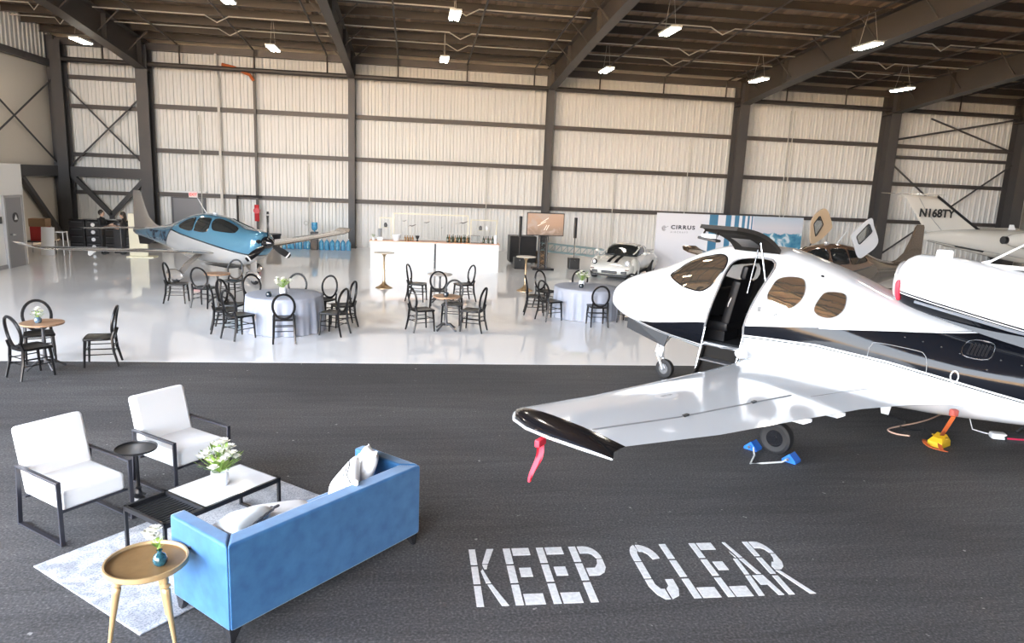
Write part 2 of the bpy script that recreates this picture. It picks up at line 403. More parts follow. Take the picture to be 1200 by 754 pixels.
for x, wd in ((-11.09, .42), (-2.75, .30), (5.89, .34), (14.79, .46), (22.25, .46), (29.3, .5)):
    r = MB(); ys = [YB - .25, YB - 3, YB - 8, 12, YF + .2]; dps = [1.15, 1.0, .85, .85, .95]
    if wd < .4: dps = [.95, .85, .75, .75, .85]
    top = [(yy, roof_z(yy) + .01) for yy in ys]; bot = [(yy, roof_z(yy) - d) for yy, d in zip(ys, dps)]
    r.loft([[(x - .02, a[0], a[1]), (x + .02, a[0], a[1]), (x + .02, c[0], c[1]), (x - .02, c[0], c[1])] for a, c in zip(top, bot)])
    for ln, th in ((top, -.04), (bot, -.04)):
        r.loft([[(x - wd / 2, a[0], a[1]), (x + wd / 2, a[0], a[1]), (x + wd / 2, a[0], a[1] + th), (x - wd / 2, a[0], a[1] + th)] for a in ln])
    for yy in (YB - 1.2, YB - 4.5, YB - 9):
        i = [k for k in range(4) if ys[k] >= yy >= ys[k + 1]][0]; d = lin(dps[i], dps[i + 1], (ys[i] - yy) / (ys[i] - ys[i + 1]))
        r.box((x, yy, roof_z(yy) - d / 2), (wd * .9, .02, d))
    r.obj('rafter', ROOFB, ce)
    for k in range(6):     # flange braces
        yy = YB - 2.2 - 2.7 * k
        for sg in (-1, 1): MB().bar((x + sg * .05, yy, roof_z(yy) - .75), (x + sg * .8, yy, roof_z(yy) + .02), .04).obj('flange_brace', ROOFB, ce)
# sprinkler main, branch lines and conduits
MB().cyl((X0 + .4, YB - .62, 7.28), (29.0, YB - .62, 7.28), .10, n=10).obj('sprinkler_main', PIPE, ce)
for k in range(15):
    x = -12.6 + 2.95 * k
    if any(abs(x - c) < .4 for c in (-11.09, -2.75, 5.89, 14.79, 22.25)): x += .7
    p = MB(); p.tube([(x, YB - .62, 7.3), (x, YB - .62, roof_z(YB - .6) - .12), (x, YB - .75, roof_z(YB - .75) - .12), (x, 12, roof_z(12) - .12)], .035, 6)
    p.obj('sprinkler_pipe', PIPE, ce)
for y_, zz in ((24.6, -.10), (27.6, -.08), (29.4, -.06)):
    c = MB()
    for a, bb in zip((-14.5, -11.0, -2.6, 6.0, 14.9), (-11.2, -2.9, 5.7, 14.6, 22.1)):
        c.tube([(a, y_, roof_z(y_) + zz), (lin(a, bb, .45), y_, roof_z(y_) + zz), (lin(a, bb, .5), y_, roof_z(y_) + zz - .22), (lin(a, bb, .55), y_, roof_z(y_) + zz), (bb, y_, roof_z(y_) + zz)], .022, 6)
    c.obj('conduit', CONDUIT, ce)

# wall services
MB().tube([(-8.26, YB - .3, .3), (-8.26, YB - .3, 6.9), (-8.32, YB - .3, 7.1), (-8.32, YB - .3, 7.9)], .06, 8).obj('white_pipe', mat('white_pipe', (.78, .75, .70), .4), wb)
for x, z1 in ((-9.1, 5.4), (3.2, 3.8), (-4.6, 3.6), (9.1, 3.7), (12.6, 5.5), (17.4, 7.0), (17.6, 7.0), (20.0, 3.6)):
    MB().cyl((x, YB - .25, .2), (x, YB - .25, z1), .022, n=6).obj('conduit', CONDUIT, wb)
ORANGE = mat('orange_paint', (.55, .13, .03), .5)
MB().tube([(-8.0, YB - .62, 7.45), (-7.5, YB - .62, 7.35), (-6.9, YB - .62, 7.1), (-6.78, YB - .5, 6.9)], .065, 8).obj('orange_elbow', ORANGE, wb)
vlv = MB(); vlv.cyl((-6.78, YB - .6, 1.50), (-6.78, YB - .45, 1.50), .13, n=14); vlv.cyl((-6.78, YB - .5, 1.05), (-6.78, YB - .5, 1.75), .10, n=10)
vlv.obj('red_valve', mat('red_paint', (.6, .02, .03), .4), wb)
MB().tube([(-6.6, YB - .4, 2.1), (-7.6, YB - .4, 2.1), (-7.6, YB - .4, .4)], .05, 8).obj('sprinkler_branch', PIPE, wb)
# grey double door in the back wall under a lit exit sign
dr = struct(MB().box((-9.68, YB - .12, .95), (1.25, .10, 1.9)).obj('door_2', mat('door_grey', (.22, .22, .235), .45)))
MB().box((-9.68, YB - .11, .96), (1.42, .06, 1.98)).obj('door_frame', mat('door_frame_dark', (.10, .10, .11), .5), dr)
MB().box((-9.2, YB - .2, .92), (.16, .06, .05)).obj('door_handle', STEEL, dr)
MB().box((-9.68, YB - .16, 2.10), (1.5, .1, .24)).obj('header_panel', OFFW, dr)
ex = MB().box((-9.45, YB - .25, 2.08), (.36, .05, .26)).obj('exit_sign', mat('exit_sign_face', (.9, .8, .78), .4)); tag(ex, 'small exit sign with red letters above the grey back door', 'sign')
text_obj('lettering', 'EXIT', .15, lambda u, v: Vector((-9.45 + u, YB - .281, 2.03 + v)), mat('exit_red', (.8, .05, .05), .5, emis=(1, .1, .08), estr=.6), ex, bold=.006, align='CENTER')

# office block at the left with its door
wo = struct(MB().box((-13.4, 20.2, 1.55), (2.6, 8.3, 3.1)).obj('wall_office', OFFW))
d1 = struct(MB().box((-12.06, 23.62, 1.05), (.06, .86, 2.1)).obj('door_1', mat('door_grey', (.22, .22, .235), .45)))
for yy in (23.15, 24.09): MB().box((-12.07, yy, 1.07), (.1, .08, 2.14)).obj('door_frame', mat('door_frame_grey', (.35, .35, .36), .5), d1)
MB().box((-12.07, 23.62, 2.13), (.1, 1.02, .07)).obj('door_frame', mat('door_frame_grey', (.35, .35, .36), .5), d1)
h = MB(); h.cyl((-12.03, 23.32, 1.0), (-11.94, 23.32, 1.0), .03); h.bar((-11.95, 23.30, 1.0), (-11.95, 23.44, 1.0), .025); h.obj('door_handle', STEEL, d1)
sg = MB().cyl((-12.03, 23.66, 1.5), (-12.015, 23.66, 1.5), .15, n=20).obj('restroom_sign', BLACK); tag(sg, 'round black pictogram sign on the grey office door', 'sign')
pic = MB(); pic.prism([(-.085, -.07), (.085, -.07), (0, .085)], .006, Matrix.Translation((-12.012, 23.66, 1.5)) @ Matrix.Rotation(PI / 2, 4, 'Z') @ Matrix.Rotation(PI / 2, 4, 'X'))
pic.obj('pictogram', CERW, sg)
pl = MB().box((-12.08, 22.95, 1.45), (.03, .12, .2)).obj('wall_plate', BLACK); tag(pl, 'small dark plate on the white office wall beside the grey door', 'sign')
struct(MB().box((-12.075, 21.0, .06), (.03, 4.2, .12)).obj('baseboard_office', mat('base_grey', (.3, .3, .31), .5)))

# high-bay lamps
LAMPB = mat('lamp_housing', (.75, .74, .70), .4)
TUBE = mat('lamp_tube', (1, .97, .9), .4, emis=(1.0, .92, .80), estr=34.0)
def lamp(x, y, z, lab, n=2, L=1.2):
    t_ = thing('high_bay_lamp', lab, 'lamp', (x, y, z), 0, 'hanging high-bay lamps')
    MB().box((0, 0, .06), (.34, L, .06), bev=.01).obj('housing', LAMPB, t_)
    for s_ in (-1, 1): MB().box((s_ * .085, 0, .012), (.10, L * .94, .03)).obj('tube', TUBE, t_)
    top = roof_z(y) - z
    for s_ in (-1, 1): MB().cyl((0, s_ * L * .4, .09), (0, s_ * L * .12, top), .006, n=5).obj('hanging_wire', CONDUIT, t_)
for i, x in enumerate((-5.3, 1.06, 7.54, 14.02)):
    lamp(x, 22.0, 7.82, ['hanging lamp near the ceiling above the water bottles, at the picture top', 'hanging lamp above the bar, nearer of the two in line', 'hanging lamp between the two middle right rafters, high up', 'bright hanging lamp over the open cabin door, in front of a rafter'][i])
for i, x in enumerate((-11.6, -5.15, 1.0, 7.2, 13.4, 19.6)):
    lamp(x, 28.0, 7.52 if i else 7.35, ['dim hanging lamp tucked under the leftmost rafter', 'small hanging lamp over the red sprinkler valve', 'small hanging lamp over the bar, close to the back wall', 'small hanging lamp over the white sports car, close to the back wall', 'hanging lamp close to the back wall above the display backdrop', 'hanging lamp close to the back wall above the opened bronze aeroplane'][i])

for i, x in enumerate((-11.6, -5.2, 1.1, 7.6, 14.1, 20.5)):  # row out of view, added to brighten the white floor and back wall
    lamp(x, 16.0, 8.3, 'added unseen high-bay fill lamp above the dining tables, %s from the office side' % ['first', 'second', 'third', 'fourth', 'fifth', 'sixth'][i])
# painted stencil words on the asphalt
PAINT = mat('road_paint', (.80, .80, .80), .7, noise=(30, .18, (.62, .62, .62)))
Gp = .012
def stem(x0=0, x1=.24):
    return [[(x0, 0), (x1, 0), (x1, .328), (x0, .328)], [(x0, .365), (x1, .365), (x1, .668), (x0, .668)], [(x0, .705), (x1, .705), (x1, 1), (x0, 1)]]
def arc(cx, cy, r0x, r0y, r1x, r1y, a0, a1, n=8):
    A = [(cx + r1x * math.cos(math.radians(lin(a0, a1, i / n))), cy + r1y * math.sin(math.radians(lin(a0, a1, i / n)))) for i in range(n + 1)]
    B = [(cx + r0x * math.cos(math.radians(lin(a0, a1, i / n))), cy + r0y * math.sin(math.radians(lin(a0, a1, i / n)))) for i in range(n + 1)]
    return A + B[::-1]
LET = {
 'K': stem(0, .22) + [[(.38, .72), (.58, .72), (.86, 1), (.62, 1)], [(.42, .62), (.50, .62), (.56, .70), (.38, .70)], [(.36, .62), (.56, .37), (.40, .37), (.30, .58)], [(.44, .345), (.58, .345), (.98, 0), (.76, 0)]],
 'E': stem() + [[(.30, .86), (.88, .86), (.88, 1), (.30, 1)], [(.38, .46), (.76, .46), (.76, .62), (.38, .62)], [(.30, 0), (.90, 0), (.90, .17), (.30, .17)]],
 'P': stem() + [[(.30, .86), (.30, 1)] + [(.50 + .48 * math.cos(a), .76 + .24 * math.sin(a)) for a in [PI / 2 - i * PI / 2 / 8 for i in range(9)]] + [(.78, .76), (.70, .83), (.58, .86)], [(.78, .735), (.98, .735), (.96, .58), (.84, .49), (.64, .44), (.30, .44), (.30, .58), (.60, .58), (.74, .66)]],
 'C': [arc(.34, .78, .10, .10, .34, .22, 180, 100) + [(.24, .68), (0, .68)], [(.34, 1)] + [(.36 + .56 * math.cos(a), .72 + .28 * math.sin(a)) for a in [PI / 2 - i * PI / 2 / 8 for i in range(9)]] + [(.66, .70), (.60, .80), (.46, .86), (.34, .86)],
       [(0, .36), (.24, .36), (.24, .655), (0, .655)], [(0, .335), (.24, .335), (.24, .25), (.34, .17), (.46, .17), (.46, 0), (.30, 0), (.12, .08), (0, .22)], [(.52, 0), (.52, .17), (.64, .22), (.66, .33), (.92, .33), (.90, .16), (.78, .05)]],
 'L': stem() + [[(.30, 0), (.90, 0), (.90, .17), (.30, .17)]],
 'A': [[(.30, 1), (.44, 1), (.66, .69), (.48, .69)], [(.28, .80), (.38, .69), (.34, .69)], [(.20, .665), (.38, .665), (.34, .37), (.14, .37)], [(.46, .665), (.66, .665), (.86, .37), (.66, .37)], [(0, 0), (.24, 0), (.34, .345), (.12, .345)], [(.42, .345), (.88, .345), (1.06, 0), (.82, 0), (.74, .18), (.46, .18)]],
 'R': stem() + [[(.30, .86), (.30, 1)] + [(.50 + .48 * math.cos(a), .76 + .24 * math.sin(a)) for a in [PI / 2 - i * PI / 2 / 8 for i in range(9)]] + [(.78, .76), (.70, .83), (.58, .86)], [(.78, .735), (.98, .735), (.96, .58), (.84, .49), (.64, .44), (.36, .44), (.34, .50), (.50, .58), (.60, .58), (.74, .66)], [(.34, .42), (.52, .42), (1.12, 0), (.88, 0)]],
}
asph = bpy.data.objects['floor']
for ch, x, wl_ in zip('KEEPCLEAR', (.515, .817, 1.115, 1.41, 1.94, 2.255, 2.54, 2.80, 3.06), (.255, .262, .262, .262, .262, .255, .242, .208, .212)):
    q = MB()
    for poly in LET[ch]: q.prism([(x + px * wl_, 4.895 + py * .86) for px, py in poly], .003)
    q.obj('painted_letter', PAINT, asph)
# ------------------------------------------------------------------ white jet with open clamshell door (local x aft from nose, -y is its left)
JW = Body([(0.0,1.19,1.30,1.24,.04),(.06,1.12,1.42,1.24,.16),(.2,1.06,1.55,1.23,.30),(.45,.98,1.69,1.22,.46),(.8,.90,1.82,1.2,.60),(1.2,.83,1.96,1.2,.72),(1.7,.76,2.20,1.22,.80),(2.1,.70,2.35,1.24,.84),(2.5,.64,2.42,1.25,.87),(3.0,.58,2.42,1.25,.89),(3.5,.53,2.31,1.24,.90),(4.0,.50,2.15,1.22,.89),(4.6,.48,1.93,1.18,.86),(5.2,.50,1.76,1.15,.82),(6.0,.58,1.62,1.13,.74),(7.0,.70,1.52,1.15,.56),(8.2,.9,1.42,1.2,.32),(9.2,1.1,1.34,1.22,.06)], 2.4)
jet = thing('business_jet', 'large white jet with black side stripe and open clamshell cabin door, nearest aircraft', 'aircraft', (3.6, 12.3, 0), math.atan2(-.8, .6))
def livery():
    m = bpy.data.materials.new('jet_livery'); m.use_nodes = True; t = m.node_tree; b = t.nodes['Principled BSDF']
    tc = t.nodes.new('ShaderNodeTexCoord'); sp = t.nodes.new('ShaderNodeSeparateXYZ'); t.links.new(tc.outputs['Object'], sp.inputs[0])
    X, Z = sp.outputs['X'], sp.outputs['Z']
    def curve(pts):
        f = t.nodes.new('ShaderNodeFloatCurve'); c = f.mapping.curves[0]
        P = [(x / 10, z / 3) for x, z in pts]
        c.points[0].location = P[0]; c.points[1].location = P[-1]
        for p in P[1:-1]: c.points.new(*p)
        for p in c.points: p.handle_type = 'VECTOR'
        f.mapping.update(); t.links.new(math_node(t, 'DIVIDE', X, 10.0), f.inputs['Value'])
        return math_node(t, 'MULTIPLY', f.outputs[0], 3.0)
    top = curve([(0, 1.0), (.9, 1.03), (1.31, 1.08), (2.2, 1.25), (2.93, 1.32), (4.05, 1.49), (4.87, 1.59), (5.65, 1.66), (10, 1.9)])
    bot = curve([(0, 1.05), (.9, 1.03), (1.6, .93), (2.2, .89), (2.6, 1.10), (2.92, 1.19), (3.3, 1.22), (4.0, 1.255), (4.87, 1.205), (5.44, 1.135), (6.3, 1.02), (10, .6)])
    cut = curve([(0, 3.0), (4.5, 2.3), (4.92, 1.86), (5.2, 1.76), (5.65, 1.65), (10, .2)])
    below = math_node(t, 'LESS_THAN', Z, top); past = math_node(t, 'GREATER_THAN', Z, cut)
    ab = math_node(t, 'GREATER_THAN', Z, bot)
    dark = math_node(t, 'MULTIPLY', math_node(t, 'MAXIMUM', below, past), ab)
    l1 = math_node(t, 'MULTIPLY', math_node(t, 'LESS_THAN', Z, math_node(t, 'SUBTRACT', bot, .022)), math_node(t, 'GREATER_THAN', Z, math_node(t, 'SUBTRACT', bot, .036)))
    # white pinstripe inside the dark point
    tp = math_node(t, 'MULTIPLY', math_node(t, 'GREATER_THAN', Z, math_node(t, 'SUBTRACT', top, .018)), math_node(t, 'LESS_THAN', Z, math_node(t, 'SUBTRACT', top, .004)))
    d = math_node(t, 'MAXIMUM', math_node(t, 'MULTIPLY', dark, math_node(t, 'SUBTRACT', 1.0, math_node(t, 'MULTIPLY', tp, math_node(t, 'GREATER_THAN', X, 4.0)))), l1)
    t.links.new(mixc(t, d, (.82, .83, .84), (.006, .007, .010)), b.inputs['Base Color'])
    b.inputs['Roughness'].default_value = .08; b.inputs['IOR'].default_value = 1.28
    return m
LIV = livery()
JBLK = mat('jet_black_paint', (.006, .007, .010), .15); JBLK.node_tree.nodes['Principled BSDF'].inputs['IOR'].default_value = 1.28
CABIN = mat('cabin_dark_trim', (.015, .015, .016), .6, spec=.25)
LEATH = mat('black_leather', (.006, .006, .007), .45, spec=.25)
TRIMG = mat('grey_cabin_trim', (.014, .013, .012), .75, spec=.1)
PANE = mat('pane_tan_reflection', (.46, .37, .28), .03, metal=.92, coat=.6)  # tan mirror base stands in for the brown ceiling reflected in the glass
# fuselage shell: outer loft minus cabin and door opening
def nums(a, b, st):
    n = int(round((b - a) / st)); return [a + (b - a) * i / n for i in range(n + 1)]
outer = link('fuselage', JW.mb([0, .02, .06, .12] + nums(.2, 9.2, .1), 64).mesh('fuselage', LIV))
inner = JW.mb(nums(1.6, 4.5, .1), 40, .93).mesh('cabin_cut', CABIN)
dpts = [(2.54, 2.18), (2.65, 2.24), (2.85, 2.27), (3.10, 2.26), (3.19, 2.16), (3.14, 1.95), (3.06, 1.72), (3.0, 1.52), (2.95, 1.30), (2.90, .97), (2.30, .93), (2.30, 1.06), (2.36, 1.41), (2.45, 1.78), (2.49, 2.03)]
door_loop = [(p.x, p.z) for p in smooth_loop([(x, 0, z) for x, z in dpts], 2)]
dm = MB().prism(door_loop, .9, Matrix(((1, 0, 0, 0), (0, 0, -1, -.30), (0, 1, 0, 0), (0, 0, 0, 1)))).mesh('door_cut', CABIN)
def boolean(o, me):
    c = link('cutter', me); md = o.modifiers.new('b', 'BOOLEAN'); md.operation = 'DIFFERENCE'; md.solver = 'EXACT'; md.object = c
    try: md.material_mode = 'TRANSFER'
    except Exception: pass
    dg = bpy.context.evaluated_depsgraph_get(); new = bpy.data.meshes.new_from_object(o.evaluated_get(dg)); o.modifiers.clear(); o.data = new
    bpy.data.objects.remove(c)
wm_ = MB().prism([(p.x, p.z) for p in smooth_loop([(1.66, 0, 1.84), (1.90, 0, 1.76), (2.20, 0, 1.76), (2.34, 0, 1.90), (2.36, 0, 2.08), (2.28, 0, 2.17), (2.08, 0, 2.12), (1.84, 0, 2.02)], 2)], .9, Matrix(((1, 0, 0, 0), (0, 0, 1, .30), (0, 1, 0, 0), (0, 0, 0, 1)))).mesh('window_cut', CABIN)
boolean(outer, inner); boolean(outer, dm); boolean(outer, wm_)
outer.data.shade_smooth(); outer.data.set_sharp_from_angle(angle=math.radians(35)); outer.parent = jet
fus = outer
L_ = -1
def J(x, yl, z): return Vector((x, -yl, z))
# panes
ws = [(1.50, .60, 1.85), (1.62, .56, 1.96), (1.72, .50, 2.06), (1.90, .48, 2.15), (2.09, .48, 2.21), (2.27, .49, 2.26), (2.42, .56, 2.21), (2.46, .67, 2.09), (2.39, .75, 1.92), (2.30, .79, 1.79), (2.16, .80, 1.71), (1.97, .77, 1.71), (1.76, .73, 1.75)]
w1 = [(3.24, .79, 1.89), (3.29, .71, 2.01), (3.42, .66, 2.07), (3.59, .63, 2.07), (3.67, .67, 2.0), (3.71, .76, 1.86), (3.66, .83, 1.74), (3.56, .85, 1.66), (3.41, .86, 1.65), (3.27, .85, 1.70), (3.22, .82, 1.79)]
w2 = [(3.90, .75, 1.83), (3.94, .68, 1.92), (4.03, .63, 1.94), (4.15, .59, 1.93), (4.21, .62, 1.88), (4.24, .73, 1.76), (4.20, .79, 1.67), (4.11, .83, 1.62), (3.99, .84, 1.62), (3.90, .82, 1.66), (3.88, .80, 1.73)]
w3 = [(x - .72, y, z + .02) for x, y, z in w1]
for s_ in (-1, 1):
    for nm, pts in (('windshield_pane', ws), ('cabin_window', w1), ('cabin_window', w2)) + ():
        P = [(x, s_ * y, z) for x, y, z in pts]
        pn = JW.patch(P, .006).obj(nm, PANE if s_ < 0 or nm[0] != 'w' else mat('clear_cabin_glass', (.9, .92, .92), .02, trans=.95), jet, smooth=True)
        JW.rim(P, .004, .012 if nm[0] == 'w' else .007).obj('window_seal', BLACKG if nm[0] == 'w' else GREYP, pn, smooth=True)
# lettering on the flank
GR = mat('grey_lettering', (.12, .12, .12), .5)
def flank(x0, z0, off=.004): return lambda u, v: JW.side(x0 + u, z0 + v, -1, off)
text_obj('lettering', 'Craft', .085, flank(3.26, 1.53), GR, jet, bold=.001)
em = MB(); q = [JW.side(3.12 + u, 1.56 + v, -1, .004) for u, v in ((0, 0), (.055, 0), (.055, .07), (0, .07))]; em.bm.faces.new([em.bm.verts.new(p) for p in q]); em.obj('emblem', GR, jet)
# rear hatch, vent, latches on the flank
def outline(pts, r, name, m, parent=jet):
    P = [JW.side(p.x, p.z, -1, .002) for p in smooth_loop([(x, 0, z) for x, z in pts], 4)]
    return MB().tube(P, r, 5, closed=True).obj(name, m, parent)
SEAM = mat('panel_seam', (.25, .26, .27), .5)
outline([(4.64, 1.30), (4.66, 1.36), (4.72, 1.41), (5.15, 1.39), (5.25, 1.36), (5.30, 1.25), (5.30, .98), (5.25, .88), (5.1, .86), (4.75, .87), (4.66, .90), (4.63, 1.0)], .004, 'baggage_hatch_seam', SEAM)
hd = MB(); hd.loft([[JW.side(4.95 + a, 1.02 + b_, -1, o_) for a, b_ in ((0, -.012), (.16, -.012), (.16, .012), (0, .012))] for o_ in (0, .012)]); hd.obj('hatch_handle', CERW, jet)
vt = MB()
for k in range(6):
    a = 5.66 + k * .035; vt.loft([[JW.side(a + u, zz, -1, o_) for u, zz in ((0, 1.44), (.022, 1.435), (.03, 1.54), (.008, 1.55))] for o_ in (-.002, .012)])
vt.obj('air_vent', BLACK, jet)
outline([(5.63, 1.42), (5.64, 1.57), (5.88, 1.56), (5.88, 1.41)], .006, 'vent_frame', STEEL)
rv = MB()
for k, (x, z) in enumerate([(5.0, 1.52), (5.2, 1.50), (5.4, 1.47), (5.6, 1.43), (5.8, 1.40), (6.0, 1.42), (6.2, 1.40), (5.9, 1.30)]): rv.sph(JW.side(x, z, -1, 0), .011, n=6)
rv.obj('fastener', STEEL, jet)
outline([(5.56, 1.16), (5.58, 1.22), (5.62, 1.22), (5.64, 1.16), (5.62, 1.10), (5.58, 1.10)], .008, 'fuel_cap_ring', CERW)
# nose gear doors, leg and wheel
gd = MB()
for s_ in (-1, 1): gd.loft([[Vector((.42, s_ * .14, 1.00)), Vector((1.32, s_ * .20, .86)), Vector((1.30, s_ * .30, .62)), Vector((.50, s_ * .26, .80))], [Vector((.42, s_ * .16, 1.00)), Vector((1.32, s_ * .22, .86)), Vector((1.30, s_ * .32, .62)), Vector((.50, s_ * .28, .80))]])
gd.obj('nose_gear_door', mat('gear_door_grey', (.03, .032, .035), .5), jet)
gw = MB(); gw.box((.8, 0, .905), (.95, .26, .06)); gw.obj('nose_gear_bay', BLACK, jet)
ng = MB(); ng.cyl((1.10, 0, .98), (1.06, 0, .46), .05, .045); ng.cyl((1.06, 0, .5), (1.02, 0, .36), .06); ng.bar((1.02, .06, .42), (1.15, .06, .16), .05, .025); ng.bar((1.02, -.06, .42), (1.15, -.06, .16), .05, .025)
ng.bar((1.06, 0, .55), (1.36, 0, .92), .035); ng.bar((1.0, .0, .62), (.95, 0, .42), .03)
ng.obj('nose_gear_leg', mat('gear_white', (.78, .78, .78), .35), jet, smooth=True)
def wheel(parent, c, r, wd, hubm=STEEL, ang=0, name='wheel'):
    prof = [(r * .55, -wd * .42), (r * .8, -wd * .5), (r * .96, -wd * .38), (r, -wd * .15), (r, wd * .15), (r * .96, wd * .38), (r * .8, wd * .5), (r * .55, wd * .42)]
    n = 28; rings = [[(rr * math.cos(2 * PI * i / n), y, rr * math.sin(2 * PI * i / n)) for i in range(n)] for rr, y in prof]
    t_ = MB().loft(rings, caps=True).obj(name, RUBBER, parent, smooth=True, loc=c, rz=ang)
    h = MB()
    for sg in (-1, 1):
        h.cyl((0, sg * wd * .30, 0), (0, sg * wd * .44, 0), r * .56, r * .52, 20)
        h.cyl((0, sg * wd * .40, 0), (0, sg * wd * .52, 0), r * .18, r * .16, 12)
        for k in range(6): h.cyl((r * .36 * math.cos(k * PI / 3), sg * wd * .42, r * .36 * math.sin(k * PI / 3)), (r * .36 * math.cos(k * PI / 3), sg * wd * .47, r * .36 * math.sin(k * PI / 3)), r * .06, n=6)
    h.obj('hub', hubm, t_, smooth=True)
    return t_
wheel(jet, (1.15, 0, .165), .165, .11)
# wings
def airfoil(x0, ch, y, z, th, n=13, camber=.02):
    up, lo = [], []
    for i in range(n):
        u = .5 - .5 * math.cos(PI * i / (n - 1))
        tt = th * 5 * (.2969 * math.sqrt(u) - .126 * u - .3516 * u * u + .2843 * u ** 3 - .1036 * u ** 4); cz = camber * ch * 4 * u * (1 - u) * .5
        up.append((x0 + u * ch, y, z + cz + tt * .6)); lo.append((x0 + u * ch, y, z + cz - tt * .4))
    return up + lo[-2:0:-1]
JSEC = [(.55, 2.95, 2.95, .80, .42), (.95, 3.05, 2.60, .86, .34), (1.4, 3.13, 2.25, .88, .27), (2.2, 3.17, 1.92, .91, .23), (3.2, 3.18, 1.72, .955, .21), (4.5, 3.18, 1.48, 1.01, .18), (5.64, 3.19, 1.24, 1.10, .14)]
def wing_pt(yl, u):   # point on the upper skin
    for a, b_ in zip(JSEC[:-1], JSEC[1:]):
        if a[0] <= yl <= b_[0]: break
    k = (yl - a[0]) / (b_[0] - a[0]); x0, ch, z, th = [lin(a[i], b_[i], k) for i in (1, 2, 3, 4)]
    tt = th * 5 * (.2969 * math.sqrt(u) - .126 * u - .3516 * u * u + .2843 * u ** 3 - .1036 * u ** 4)
    return x0 + u * ch, z + .02 * ch * 2 * u * (1 - u) + tt * .6
WINGP = mat('wing_paint', (.84, .88, .92), .09, coat=.4)
for s_ in (-1, 1):
    wg = MB().loft([airfoil(x0, ch, s_ * y, z, th) for y, x0, ch, z, th in JSEC]).obj('wing', WINGP, jet, smooth=True, ang=50)
    tip = MB().loft([airfoil(3.19, 1.24, s_ * 5.64, 1.10, .14), airfoil(3.22, 1.22, s_ * 5.72, 1.105, .135), airfoil(3.32, 1.13, s_ * 5.82, 1.10, .11), airfoil(3.52, .98, s_ * 5.89, 1.095, .07), airfoil(3.66, .86, s_ * 5.92, 1.09, .03)]).obj('wing_tip', BLACKG, wg, smooth=True)
    wl_ = MB().tube([Vector((3.20, s_ * 5.66, 1.085)), Vector((3.23, s_ * 5.74, 1.075)), Vector((3.33, s_ * 5.84, 1.07)), Vector((3.55, s_ * 5.91, 1.068)), Vector((3.85, s_ * 5.93, 1.07)), Vector((4.2, s_ * 5.92, 1.075)), Vector((4.50, s_ * 5.90, 1.08))], [.02, .016, .014, .013, .013, .013, .013], 6); wl_.obj('tip_strip', WHITE, wg, smooth=True)
    sm = MB().tube([Vector((wing_pt(y, .70)[0], s_ * y, wing_pt(y, .70)[1] + .001)) for y in (2.6, 3.2, 3.7, 4.5, 5.62)], .010, 5); sm.obj('aileron_gap', SEAM, wg)
    sm = MB().tube([Vector((wing_pt(y, .76)[0], s_ * y, wing_pt(y, .76)[1])) for y in (1.35, 1.8, 2.4)], .004, 5); sm.obj('flap_gap', SEAM, wg)
    hg = MB()
    for y in (4.4, 3.3): hg.box((wing_pt(y, .70)[0], s_ * y, wing_pt(y, .70)[1] + .008), (.03, .08, .02))
    hg.obj('hinge_cover', BLACK, wg)
    for y in (2.45, 3.05):
        (xa, za), (xb, zb_) = wing_pt(y, .55), wing_pt(y, 1.0)
        ff = MB(); ff.loft([[(xa, s_ * y - .01, za - .10), (xa, s_ * y + .01, za - .10), (xa, s_ * y + .01, za - .18), (xa, s_ * y - .01, za - .18)], [(xb - .12, s_ * y - .06, zb_ - .02), (xb - .12, s_ * y + .06, zb_ - .02), (xb - .10, s_ * y + .03, zb_ - .10), (xb - .10, s_ * y - .03, zb_ - .10)], [(xb - .03, s_ * y - .01, zb_ - .03), (xb - .03, s_ * y + .01, zb_ - .03), (xb - .03, s_ * y + .01, zb_ - .06), (xb - .03, s_ * y - .01, zb_ - .06)]])
        ff.obj('flap_fairing', WINGP, wg)
    # main gear
    mg = MB(); mg.cyl((3.95, s_ * 1.78, .88), (4.0, s_ * 1.80, .34), .05, .045); mg.bar((3.95, s_ * 1.80, .38), (4.06, s_ * 1.82, .20), .07, .06); mg.cyl((4.05, s_ * 1.75, .20), (4.05, s_ * 1.95, .20), .03)
    mg.obj('main_gear_leg', mat('gear_white', (.78, .78, .78), .35), jet)
    gdr = MB().loft([[(3.66, s_ * 2.03, .84), (4.10, s_ * 2.05, .84), (4.12, s_ * 2.09, .56), (3.80, s_ * 2.08, .50)], [(3.66, s_ * 2.05, .84), (4.10, s_ * 2.07, .84), (4.12, s_ * 2.11, .56), (3.80, s_ * 2.10, .50)]])
    gdr.obj('main_gear_door', WHITE, jet)
    wheel(jet, (4.05, s_ * 1.89, .205), .205, .15, hubm=BLACKG)
# step placard on the wing
pc = MB(); R = []
for i in range(24):
    a = 2 * PI * i / 24; y = 4.0 + .17 * math.cos(a); u = .36 + .055 * math.sin(a); x, z = wing_pt(y, u); R.append(Vector((x, -y, z + .004)))
pc.bm.faces.new([pc.bm.verts.new(p) for p in R]); pcl = pc.obj('step_placard', CERW, jet)
def placard(u, v):
    y = 4.0 - u; ux = .36 - v / 1.6; x, z = wing_pt(y, ux); return Vector((x, -y, z + .006))
text_obj('lettering', 'NO STEP', .045, lambda u, v: placard(-u, v - .016), mat('dark_lettering', (.05, .05, .06), .5), pcl, bold=.001, align='CENTER')
# fairing between wing and body
fr = MB()
rings = []
for k in range(9):
    x = 2.95 + k * .45; hh = math.sin(PI * (k + .35) / 9.3)
    rings.append([Vector((x, -(.70 + .16 * hh), 1.04 - .02 * k * .2)), Vector((x, -(.84 + .10 * hh), .98)), Vector((x, -(.88 + .42 * hh), .93 - .05 * hh)), Vector((x, -(.80 + .34 * hh), .80)), Vector((x, -.6, .62)), Vector((x, -.4, .64))])
